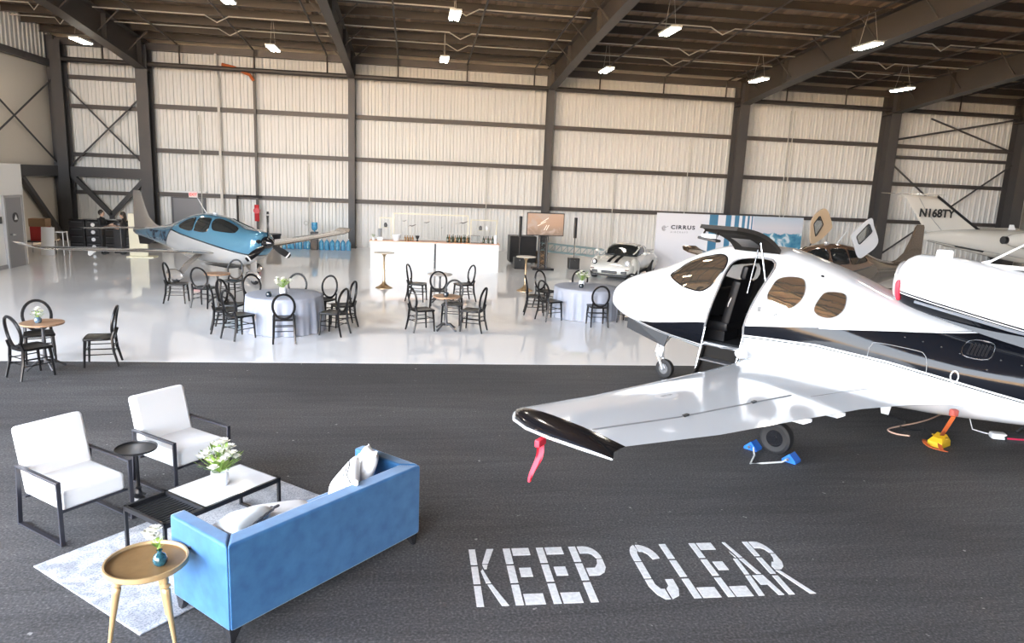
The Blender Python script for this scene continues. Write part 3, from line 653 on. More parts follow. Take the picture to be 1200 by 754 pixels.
# (the wing root sections above already widen into the body)
# engine pod on the back
EN = Body([(4.66, 1.92, 2.36, 2.12, .26), (4.72, 1.84, 2.44, 2.12, .34), (4.85, 1.78, 2.50, 2.12, .40), (5.2, 1.70, 2.50, 2.08, .45), (5.8, 1.60, 2.42, 2.0, .46), (6.6, 1.52, 2.30, 1.92, .44), (7.4, 1.50, 2.16, 1.84, .38), (8.2, 1.54, 2.02, 1.78, .27), (8.7, 1.58, 1.94, 1.76, .2)], 2.2)
def pod_paint():
    m = bpy.data.materials.new('pod_livery'); m.use_nodes = True; t = m.node_tree; b = t.nodes['Principled BSDF']
    tc = t.nodes.new('ShaderNodeTexCoord'); sp = t.nodes.new('ShaderNodeSeparateXYZ'); t.links.new(tc.outputs['Object'], sp.inputs[0])
    X, Z = sp.outputs['X'], sp.outputs['Z']
    lim = math_node(t, 'SUBTRACT', 2.92, math_node(t, 'MULTIPLY', X, .185))     # sloping edge between white top and black flank
    dark = math_node(t, 'LESS_THAN', Z, lim)
    pin = math_node(t, 'MULTIPLY', math_node(t, 'LESS_THAN', Z, math_node(t, 'SUBTRACT', lim, .02)), math_node(t, 'GREATER_THAN', Z, math_node(t, 'SUBTRACT', lim, .035)))
    t.links.new(mixc(t, pin, mixc(t, dark, (.82, .83, .84), (.006, .007, .010)), (.7, .7, .7)), b.inputs['Base Color'])
    b.inputs['Roughness'].default_value = .08; b.inputs['IOR'].default_value = 1.28
    return m
pod = EN.mb([4.66, 4.68, 4.72, 4.78] + nums(4.85, 8.7, .1), 48).obj('engine_pod', pod_paint(), jet, smooth=True)
il = MB().tube([EN.pt(4.67, 2 * PI * i / 32, .96) + Vector((-.01, 0, 0)) for i in range(32)], .035, 8, closed=True); il.obj('intake_lip', mat('polished_lip', (.75, .75, .76), .15, metal=.6), pod, smooth=True)
rs = MB().tube([EN.pt(4.72, math.radians(lin(172, 226, k / 8)), 1.02) for k in range(9)], [.02] + [.035] * 7 + [.015], 6); rs.obj('intake_cover_strap', RED, pod, smooth=True)
it = MB().loft([[EN.pt(4.655, 2 * PI * i / 32, .9) for i in range(32)], [EN.pt(4.67, 2 * PI * i / 32, .9) for i in range(32)]]); it.obj('intake_plug', RED, pod)
bumps = MB(); bumps.box((5.12, -.05, 2.52), (.20, .10, .14), bev=.03); bumps.box((5.75, 0, 2.44), (.5, .08, .05), bev=.02); bumps.obj('pod_fairing', WHITE, pod, smooth=True)
an = MB().tube([(5.48, .0, 2.42), (5.62, .0, 2.50), (5.97, .0, 2.76)], [.04, .016, .010], 6); an.obj('antenna', WHITE, pod)
pyl = MB().loft([[(4.9, -.30, 1.55), (4.9, .30, 1.55), (4.95, .2, 1.95), (4.95, -.2, 1.95)], [(6.4, -.42, 1.35), (6.4, .42, 1.35), (6.4, .36, 1.75), (6.4, -.36, 1.75)], [(8.2, -.2, 1.3), (8.2, .2, 1.3), (8.2, .15, 1.62), (8.2, -.15, 1.62)]]); pyl.obj('pylon', JBLK, jet, smooth=True)
rail = MB().tube([Vector((4.95, -.40, 1.93)), Vector((5.4, -.46, 1.86)), Vector((6.0, -.49, 1.76)), Vector((6.8, -.48, 1.66))], .02, 6); rail.obj('pod_seam', mat('grey_blue_trim', (.25, .28, .32), .2, metal=.4), jet, smooth=True)
for s_ in (-1, 1):     # V tail
    vt_ = MB().loft([[(x0 + u_, s_ * y + 0, z) for u_, y, z in ()] or airfoil(7.9, 1.25, 0, 0, .1), airfoil(8.55, .75, 0, 1.75, .06)])
    for v in vt_.bm.verts:
        pass
    me = MB(); secs = []
    for x0, ch, d in ((7.7, 1.35, .15), (8.55, .8, 2.1)):
        secs.append([Vector((px, s_ * d * .70 + py * .7, 1.35 + d * .75 + py)) for px, _, py in [(a, 0, c) for a, _, c in airfoil(x0, ch, 0, 0, .09)]])
    vt_.bm.free(); me.loft(secs).obj('tail_fin', WHITE, jet, smooth=True)
# belly fins and blade aerials under the tail
for x in (4.75, 6.35):
    bl = MB(); bl.loft([[(x, -.52, .62), (x + .16, -.52, .62), (x + .16, -.50, .62), (x, -.50, .62)], [(x + .04, -.52, .44), (x + .13, -.52, .44), (x + .13, -.505, .44), (x + .04, -.505, .44)]])
    bl.obj('blade_aerial', WHITE, jet)
# cabin: floor, seats, far wall window light
cf = MB().box((2.85, 0, .92), (1.7, 1.15, .05)); cf.obj('cabin_floor', CABIN, jet)
def seat(x, y, rec=.20):
    s = MB(); s.box((x, y, 1.18), (.50, .48, .16), bev=.05); s.box((x, y, 1.03), (.40, .40, .16))
    M_ = Matrix.Rotation(rec, 4, 'Y'); s.box((x + .26, y, 1.56), (.15, .48, .70), m=M_, bev=.05); s.box((x + .38, y, 2.02), (.11, .30, .22), m=M_, bev=.045)
    st = s.obj('cabin_seat', LEATH, jet, smooth=True)
    h = MB().tube([(x + .19, y - .21, 1.30), (x + .24, y - .235, 1.55), (x + .33, y - .22, 1.80)], .012, 6); h.obj('seat_piping', mat('pale_piping', (.45, .45, .46), .4), st)
seat(2.26, -.30); seat(2.40, .30); seat(3.25, .32); seat(3.40, -.36)
pnl = MB().box((2.0, 0, 1.45), (.10, 1.2, .45), bev=.03); pnl.obj('instrument_panel', CABIN, jet)
# seal round the door opening
ds = [JW.side(x, z, -1, .004) for x, z in door_loop]
MB().tube(ds, .016, 6, closed=True).obj('door_seal', mat('door_seal_metal', (.30, .30, .31), .35, metal=.5), jet, smooth=True)
# upper door leaf, hinged along the roof and raised
def leaf(u, v, k):   # u along x, v outwards from hinge
    y = .42 + .30 * v + .52 * v * v * .9; z = 2.40 + .52 * v - .20 * v * v
    xa = lin(2.46, 2.30, v); xb = lin(3.16, 2.92 - .10 * max(0, v - .6), v) - .10 * max(0, v - .7) ** 2
    n_ = Vector((0, -.5, .85)).normalized()
    return Vector((lin(xa, xb, u), -y, z)) + Vector((0, n_.y * -k, n_.z * k)) * -1
ul = MB(); gd_ = 12
outr = [[leaf(i / gd_, j / gd_, 0) for j in range(gd_ + 1)] for i in range(gd_ + 1)]
innr = [[leaf(i / gd_, j / gd_, .10 if 0 < i < gd_ and 0 < j < gd_ else .06) for j in range(gd_ + 1)] for i in range(gd_ + 1)]
ul.sheet(lambda a, c: leaf(a, c, 0), gd_, gd_); ud = ul.obj('upper_door', WHITE, jet, smooth=True)
mi = MB(); bm = mi.bm; g1 = [[bm.verts.new(p) for p in r] for r in innr]
for i in range(gd_):
    for j in range(gd_): bm.faces.new((g1[i][j], g1[i][j + 1], g1[i + 1][j + 1], g1[i + 1][j]))
mi.obj('door_lining', TRIMG, ud, smooth=True)
edge = [(i, 0) for i in range(gd_)] + [(gd_, j) for j in range(gd_)] + [(i, gd_) for i in range(gd_, 0, -1)] + [(0, j) for j in range(gd_, 0, -1)]
ed = MB(); ed.loft([[outr[i][j] for i, j in edge], [innr[i][j] for i, j in edge]], caps=False); ed.obj('door_edge', mat('door_edge_trim', (.022, .021, .020), .6), ud)
wd_ = MB(); wd_.sheet(lambda a, c: leaf(.30 + .45 * a, .22 + .35 * c, .108), 6, 6); wd_.obj('door_window', BLACK, ud)
ga, gb = leaf(-.02, .92, .20), leaf(.50, .92, .24)
hb = MB().bar(ga, gb, .13, .035, bev=.012); hb.obj('door_tray', mat('grab_rail_grey', (.03, .028, .028), .5), ud, smooth=True)
hb = MB()
for k in (.1, .8): hb.bar(ga.lerp(gb, k), leaf(lin(-.02, .50, k), .90, .08), .02)
hb.obj('tray_bracket', STEEL, ud)
hb = MB().box(ga.lerp(gb, .5) + Vector((0, 0, .045)), (.22, .06, .06), bev=.01); hb.obj('latch_block', CERW, ud, smooth=True)
st = MB().cyl(leaf(.85, .42, .07), JW.side(3.13, 1.98, -1, -.03), .012, n=8); st.obj('gas_strut', STEEL, ud)
st = MB().cyl(leaf(.62, .15, .07), JW.side(2.86, 1.80, -1, -.12), .011, n=8); st.obj('gas_strut', STEEL, ud)
# lower leaf hanging down with steps
ll = MB(); LN = Vector((0, -.88, .47))
def low(u, v, k): return Vector((lin(2.31, 2.91, u), -(.80 + .30 * v), .93 - .56 * v)) + LN * (k - .05 * math.sin(PI * v))
ll.loft([[low(0, v, -.06), low(1, v, -.06), low(1, v, -.02), low(0, v, -.02)] for v in (0, .25, .5, .75, 1)]); lo = ll.obj('lower_door', WHITE, jet)
tr = MB(); tr.loft([[low(.03, v, -.02), low(.97, v, -.02), low(.97, v, .0), low(.03, v, .0)] for v in (.02, .25, .5, .75, .97)]); tr.obj('door_lining', TRIMG, lo)
for v in (.36, .78):
    tr = MB(); c = low(.5, v, .06); tr.box(c, (.50, .18, .025), bev=.006); tr.obj('door_step', mat('step_grey', (.08, .08, .085), .5), lo)
for u in (.04, .96):
    tr = MB(); tr.loft([[low(u - .02, v, .0), low(u + .02, v, .0), low(u + .02, v, .07), low(u - .02, v, .07)] for v in (.05, .5, .95)]); tr.obj('door_flange', TRIMG, lo)
sl = MB().tube([low(.0, -.02, -.02), low(.5, -.02, -.03), low(1, -.02, -.02)], .035, 8); sl.obj('sill_plate', mat('sill_metal', (.35, .36, .37), .3, metal=.7), jet)
cb = MB().cyl(low(0, .95, -.03), JW.side(2.33, 1.2, -1, 0), .01, n=6); cb.cyl(low(1, .95, -.03), JW.side(2.96, 1.2, -1, 0), .01, n=6); cb.obj('door_cable', STEEL, jet)
bx = MB().sph((3.02, -1.02, .95), .085, (1.1, .8, .9), 10); bx.obj('white_guard', CERW, jet, smooth=True)

jM = Matrix.Translation((3.6, 12.3, 0)) @ Matrix.Rotation(math.atan2(-.8, .6), 4, 'Z')
def JWORLD(x, yl, z): return jM @ Vector((x, -yl, z))
# red pitot cover with streamer under the wing tip
pt = JWORLD(3.74, 5.92, .99)
fl = thing('pitot_cover', 'red cover with hanging streamer under the tip of the white wing', 'cover', pt, 0, None, .85)
MB().box((0, 0, .01), (.16, .06, .08), rz=.9, bev=.015).obj('cover', RED, fl, smooth=True)
sm = MB().sheet(lambda u, v: Vector(((v - .5) * .075 * (1 - .35 * u) + .02 * math.sin(5 * u) - .07 * u, .03 * math.sin(3 * u + 4 * v) + .02 * v, -.02 - .40 * u)), 12, 3); sm.obj('streamer', RED, fl, smooth=True)
# chocks at the main wheel
BLUE = mat('chock_blue', (.02, .15, .62), .35)
def chock(x, yl, rot, lab):
    p = JWORLD(x, yl, 0); t_ = thing('wheel_chock', lab, 'chock', p, rot, 'blue wheel chocks')
    MB().prism([(-.085, 0), (.085, 0), (.085, .03), (.0, .11), (-.085, .03)], .15, Matrix.Translation((0, .075, 0)) @ Matrix.Rotation(PI / 2, 4, 'X')).obj('block', BLUE, t_)
    MB().cyl((0, -.115, .05), (0, .115, .05), .02, n=8).obj('rope_eye', STEEL, t_)
    return p
ja = math.atan2(-.8, .6)
c1 = chock(3.80, 1.98, ja, 'blue chock ahead of the main wheel, half hidden under the wing edge'); c2 = chock(4.31, 2.00, ja, 'bright blue chock behind the main wheel, in front of the tyre')
mid = JWORLD(4.1, 2.45, 0)
rp = MB().tube([c1 + V(0, 0, .05), c1.lerp(mid, .45) + V(-.02, -.03, .02), mid + V(-.08, .02, .012), mid + V(.05, .02, .012), c2.lerp(mid, .4) + V(.03, -.03, .02), c2 + V(0, 0, .05)], .011, 6)
tag(rp.obj('chock_rope', mat('rope_white', (.75, .75, .72), .7), smooth=True), 'pale rope joining the two blue wheel chocks', 'rope')
# ------------------------------------------------------------------ single-engine propeller planes
PB = Body([(.12,1.12,1.62,1.36,.26),(.2,1.02,1.68,1.35,.38),(.5,.80,1.74,1.30,.50),(1.0,.62,1.79,1.22,.57),(1.6,.55,1.93,1.2,.61),(2.1,.52,2.06,1.2,.62),(2.8,.50,2.12,1.2,.62),(3.5,.54,2.05,1.22,.60),(4.2,.66,1.84,1.24,.52),(4.9,.80,1.64,1.26,.40),(5.7,.94,1.52,1.26,.27),(6.5,1.05,1.44,1.26,.17),(7.1,1.12,1.38,1.26,.08),(7.3,1.2,1.32,1.26,.03)], 2.3)
def prop_paint(name, upper, band, tail, line):
    m = bpy.data.materials.new(name); m.use_nodes = True; t = m.node_tree; b = t.nodes['Principled BSDF']
    tc = t.nodes.new('ShaderNodeTexCoord'); sp = t.nodes.new('ShaderNodeSeparateXYZ'); t.links.new(tc.outputs['Object'], sp.inputs[0])
    X, Z = sp.outputs['X'], sp.outputs['Z']
    f1 = math_node(t, 'ADD', 0.93, math_node(t, 'MULTIPLY', X, .135))            # lower edge of the coloured front
    front = math_node(t, 'MULTIPLY', math_node(t, 'GREATER_THAN', Z, f1), math_node(t, 'LESS_THAN', X, math_node(t, 'ADD', 5.9, math_node(t, 'MULTIPLY', Z, -1.0))))
    tl = math_node(t, 'MULTIPLY', math_node(t, 'GREATER_THAN', X, math_node(t, 'ADD', 5.6, math_node(t, 'MULTIPLY', Z, -.85))), math_node(t, 'LESS_THAN', Z, math_node(t, 'ADD', 2.1, math_node(t, 'MULTIPLY', X, -.115))))
    e1 = math_node(t, 'LESS_THAN', math_node(t, 'ABSOLUTE', math_node(t, 'SUBTRACT', Z, f1)), .022)
    e1 = math_node(t, 'MULTIPLY', e1, math_node(t, 'LESS_THAN', X, 4.4))
    e2 = math_node(t, 'LESS_THAN', math_node(t, 'ABSOLUTE', math_node(t, 'SUBTRACT', X, math_node(t, 'ADD', 5.6, math_node(t, 'MULTIPLY', Z, -.85)))), .03)
    e2 = math_node(t, 'MULTIPLY', e2, math_node(t, 'LESS_THAN', Z, 1.6))
    c = mixc(t, tl, mixc(t, front, band, upper), tail); c = mixc(t, math_node(t, 'MAXIMUM', e1, e2), c, line)
    t.links.new(c, b.inputs['Base Color']); b.inputs['Roughness'].default_value = .16; b.inputs['Metallic'].default_value = .25; b.inputs['Coat Weight'].default_value = .8
    return m
GLASS = mat('cockpit_glass', (.02, .022, .022), .05, spec=.4)
def side_pts(pts): return [(x, PB.side_y(x, z), z) for x, z in pts]
WS_ = [(1.02, .50, 1.72), (1.25, .56, 1.70), (1.75, .58, 1.68), (1.98, .57, 1.72), (2.10, .50, 1.96), (2.05, .30, 2.04), (1.70, .20, 1.93), (1.30, .22, 1.83), (1.05, .30, 1.77)]
DW = side_pts([(2.22, 1.60), (2.82, 1.58), (2.86, 1.66), (2.84, 1.94), (2.76, 1.98), (2.36, 1.99), (2.24, 1.93)])
RW = side_pts([(3.00, 1.58), (3.55, 1.60), (3.78, 1.66), (3.60, 1.80), (3.30, 1.92), (3.04, 1.96), (2.98, 1.90)])
def make_plane(name, label, loc, rz, sc, livery, wingm, accent, number=None, doors=False, numm=None):
    t_ = thing(name, label, 'aircraft', loc, rz, None, sc)
    fu = PB.mb([.12, .15, .2, .3] + nums(.4, 7.3, .15), 40).obj('fuselage', livery, t_, smooth=True)
    for s_ in (-1, 1):
        for nm, pts in (('windshield', WS_), ('door_window', DW), ('rear_window', RW)):
            P = [(x, s_ * y, z) for x, y, z in pts]
            p_ = PB.patch(P, .008).obj(nm, GLASS, t_, smooth=True); PB.rim(P, .006, .014).obj('window_seal', BLACKG, p_, smooth=True)
        secs = [(.35, 1.9, 1.75, .92, .20), (.75, 1.88, 1.50, .93, .19), (2.0, 1.92, 1.34, 1.03, .17), (3.6, 1.98, 1.16, 1.16, .14), (5.3, 2.06, .96, 1.30, .10), (5.62, 2.12, .86, 1.36, .08), (5.82, 2.24, .66, 1.47, .05)]
        wg = MB().loft([airfoil(x0, ch, s_ * y, z, th) for y, x0, ch, z, th in secs]).obj('wing', wingm, t_, smooth=True, ang=50)
        MB().tube([(1.98 + .86, s_ * 3.4, 1.19), (2.06 + .70, s_ * 5.2, 1.32)], .008, 5).obj('aileron_gap', SEAM, wg)
        MB().loft([[(2.55, s_ * 3.9 - .03, 1.12), (2.55, s_ * 3.9 + .03, 1.12), (2.9, s_ * 3.9 + .02, 1.14), (2.9, s_ * 3.9 - .02, 1.14)], [(2.85, s_ * 3.9 - .015, .98), (2.85, s_ * 3.9 + .015, .98), (2.95, s_ * 3.9 + .012, 1.0), (2.95, s_ * 3.9 - .012, 1.0)]]).obj('tie_down', WHITE, wg)
        MB().loft([airfoil(6.35, .85, s_ * .05, 1.40, .09), airfoil(6.6, .55, s_ * 1.95, 1.42, .05)]).obj('stabilizer', wingm, t_, smooth=True, ang=50)
        # fixed main gear with spat
        MB().loft([[(2.45 + a * .5, s_ * y + c, z) for a, c in ((-.32, -.03), (.1, -.05), (.32, 0), (.1, .05))] for y, z in ((.75, .86), (1.15, .58), (1.42, .30))]).obj('gear_leg', wingm, t_, smooth=True)
        sp_ = MB(); sp_.sph((2.62, s_ * 1.5, .25), .5, (.86, .20, .37), 18); sp_.obj('wheel_spat', wingm, t_, smooth=True)
        wheel(t_, (2.55, s_ * 1.5, .17), .17, .13)
    secs = [(1.36, 4.75, 2.50, .05), (1.46, 5.45, 1.80, .08), (1.58, 5.95, 1.30, .09), (1.80, 6.28, .97, .08), (2.2, 6.52, .72, .065), (2.62, 6.70, .52, .05), (2.70, 6.80, .36, .03)]
    MB().loft([[(px, py, z) for px, py in [(a[0], a[2]) for a in airfoil(x0, ch, 0, 0, th, camber=0)]] for z, x0, ch, th in secs]).obj('tail_fin', wingm, t_, smooth=True, ang=50)
    MB().loft([[(5.9, -.03, 1.0), (5.9, .03, 1.0), (7.0, .03, 1.1), (7.0, -.03, 1.1)], [(6.4, -.015, .82), (6.4, .015, .82), (6.95, .015, .80), (6.95, -.015, .80)]]).obj('ventral_fin', BLACK, t_)
    MB().loft([[(.68 + a, c, z) for a, c in ((-.10, 0), (0, -.045), (.2, 0), (0, .045))] for z in (.82, .3)]).obj('gear_leg', wingm, t_, smooth=True)
    sp_ = MB(); sp_.sph((.78, 0, .25), .42, (.9, .21, .42), 16); sp_.obj('wheel_spat', wingm, t_, smooth=True); wheel(t_, (.70, 0, .16), .16, .11)
    spn = MB(); spn.lathe([(.0, .36), (.05, .34), (.12, .25), (.17, .13), (.19, 0), (.17, -.02)], 20); bmesh.ops.transform(spn.bm, matrix=Matrix.Translation((.12, 0, 1.38)) @ Matrix.Rotation(-PI / 2, 4, 'Y'), verts=spn.bm.verts)
    sp2 = spn.obj('spinner', BLACKG, t_, smooth=True)
    for k in range(3):
        a = math.radians((150 if doors else 90) + 120 * k); d = Vector((0, math.cos(a), math.sin(a))); tn = Vector((0, -math.sin(a), math.cos(a))); c0 = Vector((.0, 0, 1.38))
        b_ = MB(); R = []
        for r_, wv, tw, th in ((.14, .05, 1.1, .05), (.3, .085, .9, .035), (.6, .105, .6, .022), (.85, .095, .42, .016), (.96, .06, .38, .01)):
            ax = tn * math.cos(tw) + Vector((1, 0, 0)) * math.sin(tw); nn = tn * -math.sin(tw) + Vector((1, 0, 0)) * math.cos(tw); p = c0 + d * r_
            R.append([p - ax * wv, p + nn * th, p + ax * wv, p - nn * th])
        bo = b_.loft(R).obj('propeller_blade', BLACKG, t_, smooth=True)
        q = MB(); p = c0 + d * .86; tw = .42; ax = tn * math.cos(tw) + Vector((1, 0, 0)) * math.sin(tw); nn = tn * -math.sin(tw) + Vector((1, 0, 0)) * math.cos(tw)
        q.loft([[p + d * k2 - ax * .098, p + d * k2 + nn * .019, p + d * k2 + ax * .098, p + d * k2 - nn * .019] for k2 in (-.025, .025)]); q.obj('tip_band', CERW, bo)
    for s_ in (-1, 1):
        MB().cyl((.17, s_ * .26, 1.42), (.10, s_ * .26, 1.42), .07, .06, 14).obj('air_inlet', BLACK, t_)
        MB().cyl((.9, s_ * .3, .62), (.98, s_ * .3, .50), .045, n=10).obj('exhaust_pipe', BLACK, t_)
    MB().tube([(3.0, 0, 2.1), (3.2, 0, 2.3), (3.5, 0, 2.62)], [.02, .012, .008], 6).obj('antenna', WHITE, t_)
    MB().box((2.55, 0, 2.14), (.14, .10, .06), bev=.02).obj('beacon', WHITE, t_)
    MB().loft([[(1.5, -.30, .50), (1.5, .30, .50), (2.9, .2, .46), (2.9, -.2, .46)], [(1.6, -.25, .44), (1.6, .25, .44), (2.7, .1, .43), (2.7, -.1, .43)]]).obj('belly_tray', BLACK, t_)
    if number:
        for s_ in (-1, 1):
            if s_ < 0: fn = lambda u, v: PB.side(4.75 + (u) , 1.13 + v - .02 * u, -1, .006)
            else: fn = lambda u, v: PB.side(6.25 - u, 1.10 + v, 1, .006)
            text_obj('registration', number, .42, fn, numm, t_, bold=.014)
    if doors:
        inv = (Matrix.Translation(loc) @ Matrix.Rotation(rz, 4, 'Z') @ Matrix.Diagonal((sc, sc, sc, 1))).inverted()
        for Yd, outl, win, dm_, thk in doors:
            # outline and window of the raised door given as (X, Z) in the hall, the door standing at depth Yd
            lp = [(p.x, p.y) for p in smooth_loop([(a, c, 0) for a, c in outl], 3)]; wl_ = [tuple(Vector(win[k]).lerp(Vector(win[(k + 1) % len(win)]), f)) for k in range(len(win)) for f in (.06, .5, .94)]
            c0 = (sum(p[0] for p in wl_) / len(wl_), sum(p[1] for p in wl_) / len(wl_))
            def ray_to(loop, ang):
                best = .05; dx, dy = math.cos(ang), math.sin(ang)
                for i in range(len(loop)):
                    x1, y1 = loop[i]; x2, y2 = loop[(i + 1) % len(loop)]; den = dx * (y2 - y1) - dy * (x2 - x1)
                    if abs(den) < 1e-9: continue
                    tt = ((x1 - c0[0]) * (y2 - y1) - (y1 - c0[1]) * (x2 - x1)) / den; uu = ((x1 - c0[0]) * dy - (y1 - c0[1]) * dx) / den
                    if tt > 0 and -1e-6 <= uu <= 1 + 1e-6: best = max(best, tt)
                return (c0[0] + dx * best, c0[1] + dy * best)
            N_ = 48; O_ = [ray_to(lp, 2 * PI * i / N_) for i in range(N_)]; W_ = [ray_to(wl_, 2 * PI * i / N_) for i in range(N_)]
            def dp(x, z, k=0):
                return inv @ Vector((x + k * .25, Yd + k + .25 * (x - outl[0][0]), z))
            d = MB(); d.loft([[dp(*p) for p in W_], [dp(*p) for p in O_], [dp(*p, thk) for p in O_], [dp(*p, thk) for p in W_], [dp(*p) for p in W_]], caps=False)
            dd = d.obj('cabin_door', dm_, t_, smooth=True, ang=30)
            MB().loft([[dp(*p, thk * .4) for p in W_], [dp(*p, thk * .6) for p in W_]]).obj('door_pane', mat('clear_tint_glass', (.62, .64, .63), .03, trans=.92), dd)
            MB().tube([dp(*p, -.004) for p in W_], .014, 5, closed=True).obj('window_seal', BLACK, dd)
            q = min(O_, key=lambda p: p[1]); MB().tube([dp(q[0], q[1] + .03, thk / 2), dp(q[0] - .05, q[1] - .15, thk / 2 + .1)], .02, 6).obj('hinge_arm', BLACK, dd)
    return t_
SILV = mat('silver_wing', (.50, .47, .44), .16, metal=.65, coat=.6)
make_plane('propeller_plane', 'light blue and silver propeller plane with black three-blade propeller, behind the dining tables', (-4.02, 20.58, 0), math.radians(140.2), .90,
           prop_paint('blue_livery', (.085, .235, .36), (.52, .53, .53), (.10, .19, .27), (.02, .03, .04)), SILV, SILV, number='N787WS', numm=mat('navy_lettering', (.006, .012, .025), .6, spec=.2))
BRZ = mat('bronze_wing', (.16, .11, .075), .2, metal=.5, coat=.7)
CREAM = mat('cream_door', (.62, .46, .30), .3, metal=.1)
make_plane('propeller_plane', 'bronze brown propeller plane with both cabin doors swung up open', (8.80, 17.05, 0), math.radians(21), .91,
           prop_paint('bronze_livery', (.20, .12, .08), (.16, .12, .09), (.10, .08, .06), (.03, .02, .02)), BRZ, CREAM, doors=[
    (17.2, [(11.21, 2.2), (11.48, 2.46), (11.80, 2.66), (11.92, 2.46), (12.14, 2.08), (12.05, 1.88), (11.85, 1.74), (11.60, 1.60), (11.46, 1.72), (11.34, 1.95)], [(11.37, 2.17), (11.74, 2.52), (11.88, 2.30), (11.50, 1.96)], CERW, .06),
    (18.9, [(11.06, 2.50), (11.32, 2.78), (11.56, 2.78), (11.80, 2.36), (11.74, 2.20), (11.45, 1.95), (11.14, 1.82), (11.06, 2.10)], [(11.13, 2.38), (11.31, 2.62), (11.47, 2.38), (11.25, 2.02)], CREAM, .10)])
# ------------------------------------------------------------------ business jet at the far right (nose to the right)
CB = Body([(0, 1.92, 2.12, 2.05, .05), (.3, 1.86, 2.2, 2.05, .14), (1.0, 1.72, 2.28, 2.02, .3), (2.0, 1.52, 2.32, 1.95, .48), (3.0, 1.36, 2.34, 1.88, .62), (4.2, 1.2, 2.36, 1.8, .72), (6.5, 1.05, 2.38, 1.75, .76), (8.0, 1.02, 2.36, 1.72, .76), (9.2, 1.02, 2.1, 1.6, .68), (10.2, 1.1, 1.75, 1.45, .48), (11, 1.25, 1.5, 1.38, .2), (11.3, 1.33, 1.42, 1.37, .05)], 2.1)
ct = thing('business_jet', 'white parked jet with a tall registered tail fin, far right behind the nearest jet', 'aircraft', (16.15, 21.0, 0), 0)
CW = mat('citation_white', (.66, .63, .57), .2, coat=.5)
CB.mb([0, .1] + nums(.3, 11.3, .25), 40).obj('fuselage', CW, ct, smooth=True)
stp = MB(); stp.loft([[CB.side(x, zt_ + o_, -1, .006) for x in nums(.2, 9, .2)] for o_, zt_ in ((0, 1.58), (.07, 1.58))], caps=False, closed=False)
st2 = MB(); A_, B2 = [], []
for x in nums(.15, 9.4, .2):
    zz = 1.95 - .16 * min(x, 4.2) + .004 * x * x; A_.append(CB.side(x, zz, -1, .006)); B2.append(CB.side(x, zz - (.16 if 1.0 > x or x > 2 else .05), -1, .006))
stp.bm.free(); st2.loft([A_, B2], caps=False, closed=False).obj('cheat_line', BLACKG, ct)
fin = [(2.20, .05, 2.05, .14), (2.6, -.28, 1.72, .12), (3.0, -.62, 1.42, .10), (3.30, -.86, 1.18, .08)]
fo = MB().loft([[(px, py, z) for px, py in [(a[0], a[2]) for a in airfoil(x0, ch, 0, 0, th, camber=0)]] for z, x0, ch, th in fin]).obj('tail_fin', CW, ct, smooth=True, ang=50)
MB().tube([(x0 + ch - .02, 0, z) for z, x0, ch, th in fin], .045, 6).obj('leading_edge_boot', BLACK, fo)
# the fin leading edge is on the right: sections are mirrored so that the blunt side faces the nose
MB().tube([(.55, -.075, 2.25), (.0, -.06, 2.75), (-.36, -.05, 3.22)], .008, 5).obj('rudder_gap', SEAM, fo)
text_obj('registration', 'N168TY', .35, lambda u, v: Vector((-.32 + u, -.09, 2.66 + v)), mat('black_lettering', (.02, .02, .02), .5), fo, bold=.014, space=1.0)
for s_ in (-1, 1):
    MB().loft([airfoil(-1.0, 1.25, s_ * .0, 3.33, .08, camber=0), airfoil(-.95, .75, s_ * 1.05, 3.35, .05, camber=0)]).obj('stabilizer', CW, ct, smooth=True, ang=50)
    E2 = Body([(0, 0, .2, .1, .08), (.3, -.1, .32, .1, .2), (1.0, -.18, .40, .1, .28), (2.0, -.20, .42, .1, .30), (2.2, -.17, .39, .1, .27)], 2.0)
    en = E2.mb(nums(0, 2.2, .1), 28); bmesh.ops.transform(en.bm, matrix=Matrix.Translation((2.1, s_ * .95, 1.95)), verts=en.bm.verts); e_o = en.obj('engine', CW, ct, smooth=True)
    MB().cyl((2.12, s_ * .95, 2.05), (2.0, s_ * .95, 2.05), .12, n=14).obj('exhaust_pipe', BLACK, e_o)
    MB().box((3.1, s_ * .62, 1.98), (1.3, .5, .10), bev=.03).obj('engine_pylon', CW, ct)
    MB().loft([airfoil(5.4, 2.0, s_ * .4, 1.12, .2), airfoil(5.2, 1.1, s_ * 5.6, 1.35, .1)]).obj('wing', CW, ct, smooth=True, ang=50)
    MB().cyl((5.9, s_ * 1.8, 1.15), (5.9, s_ * 1.8, .25), .05).obj('gear_leg', CW, ct); wheel(ct, (5.9, s_ * 1.95, .25), .25, .15)
MB().cyl((10, 0, 1.15), (10, 0, .2), .045).obj('gear_leg', CW, ct); wheel(ct, (10, 0, .2), .2, .12)
MB().loft([[(3.0, -.015, 2.33), (3.25, -.015, 2.33), (3.25, .015, 2.33), (3.0, .015, 2.33)], [(3.02, -.012, 2.50), (3.16, -.012, 2.50), (3.16, .012, 2.50), (3.02, .012, 2.50)]]).obj('blade_aerial', WHITE, ct)
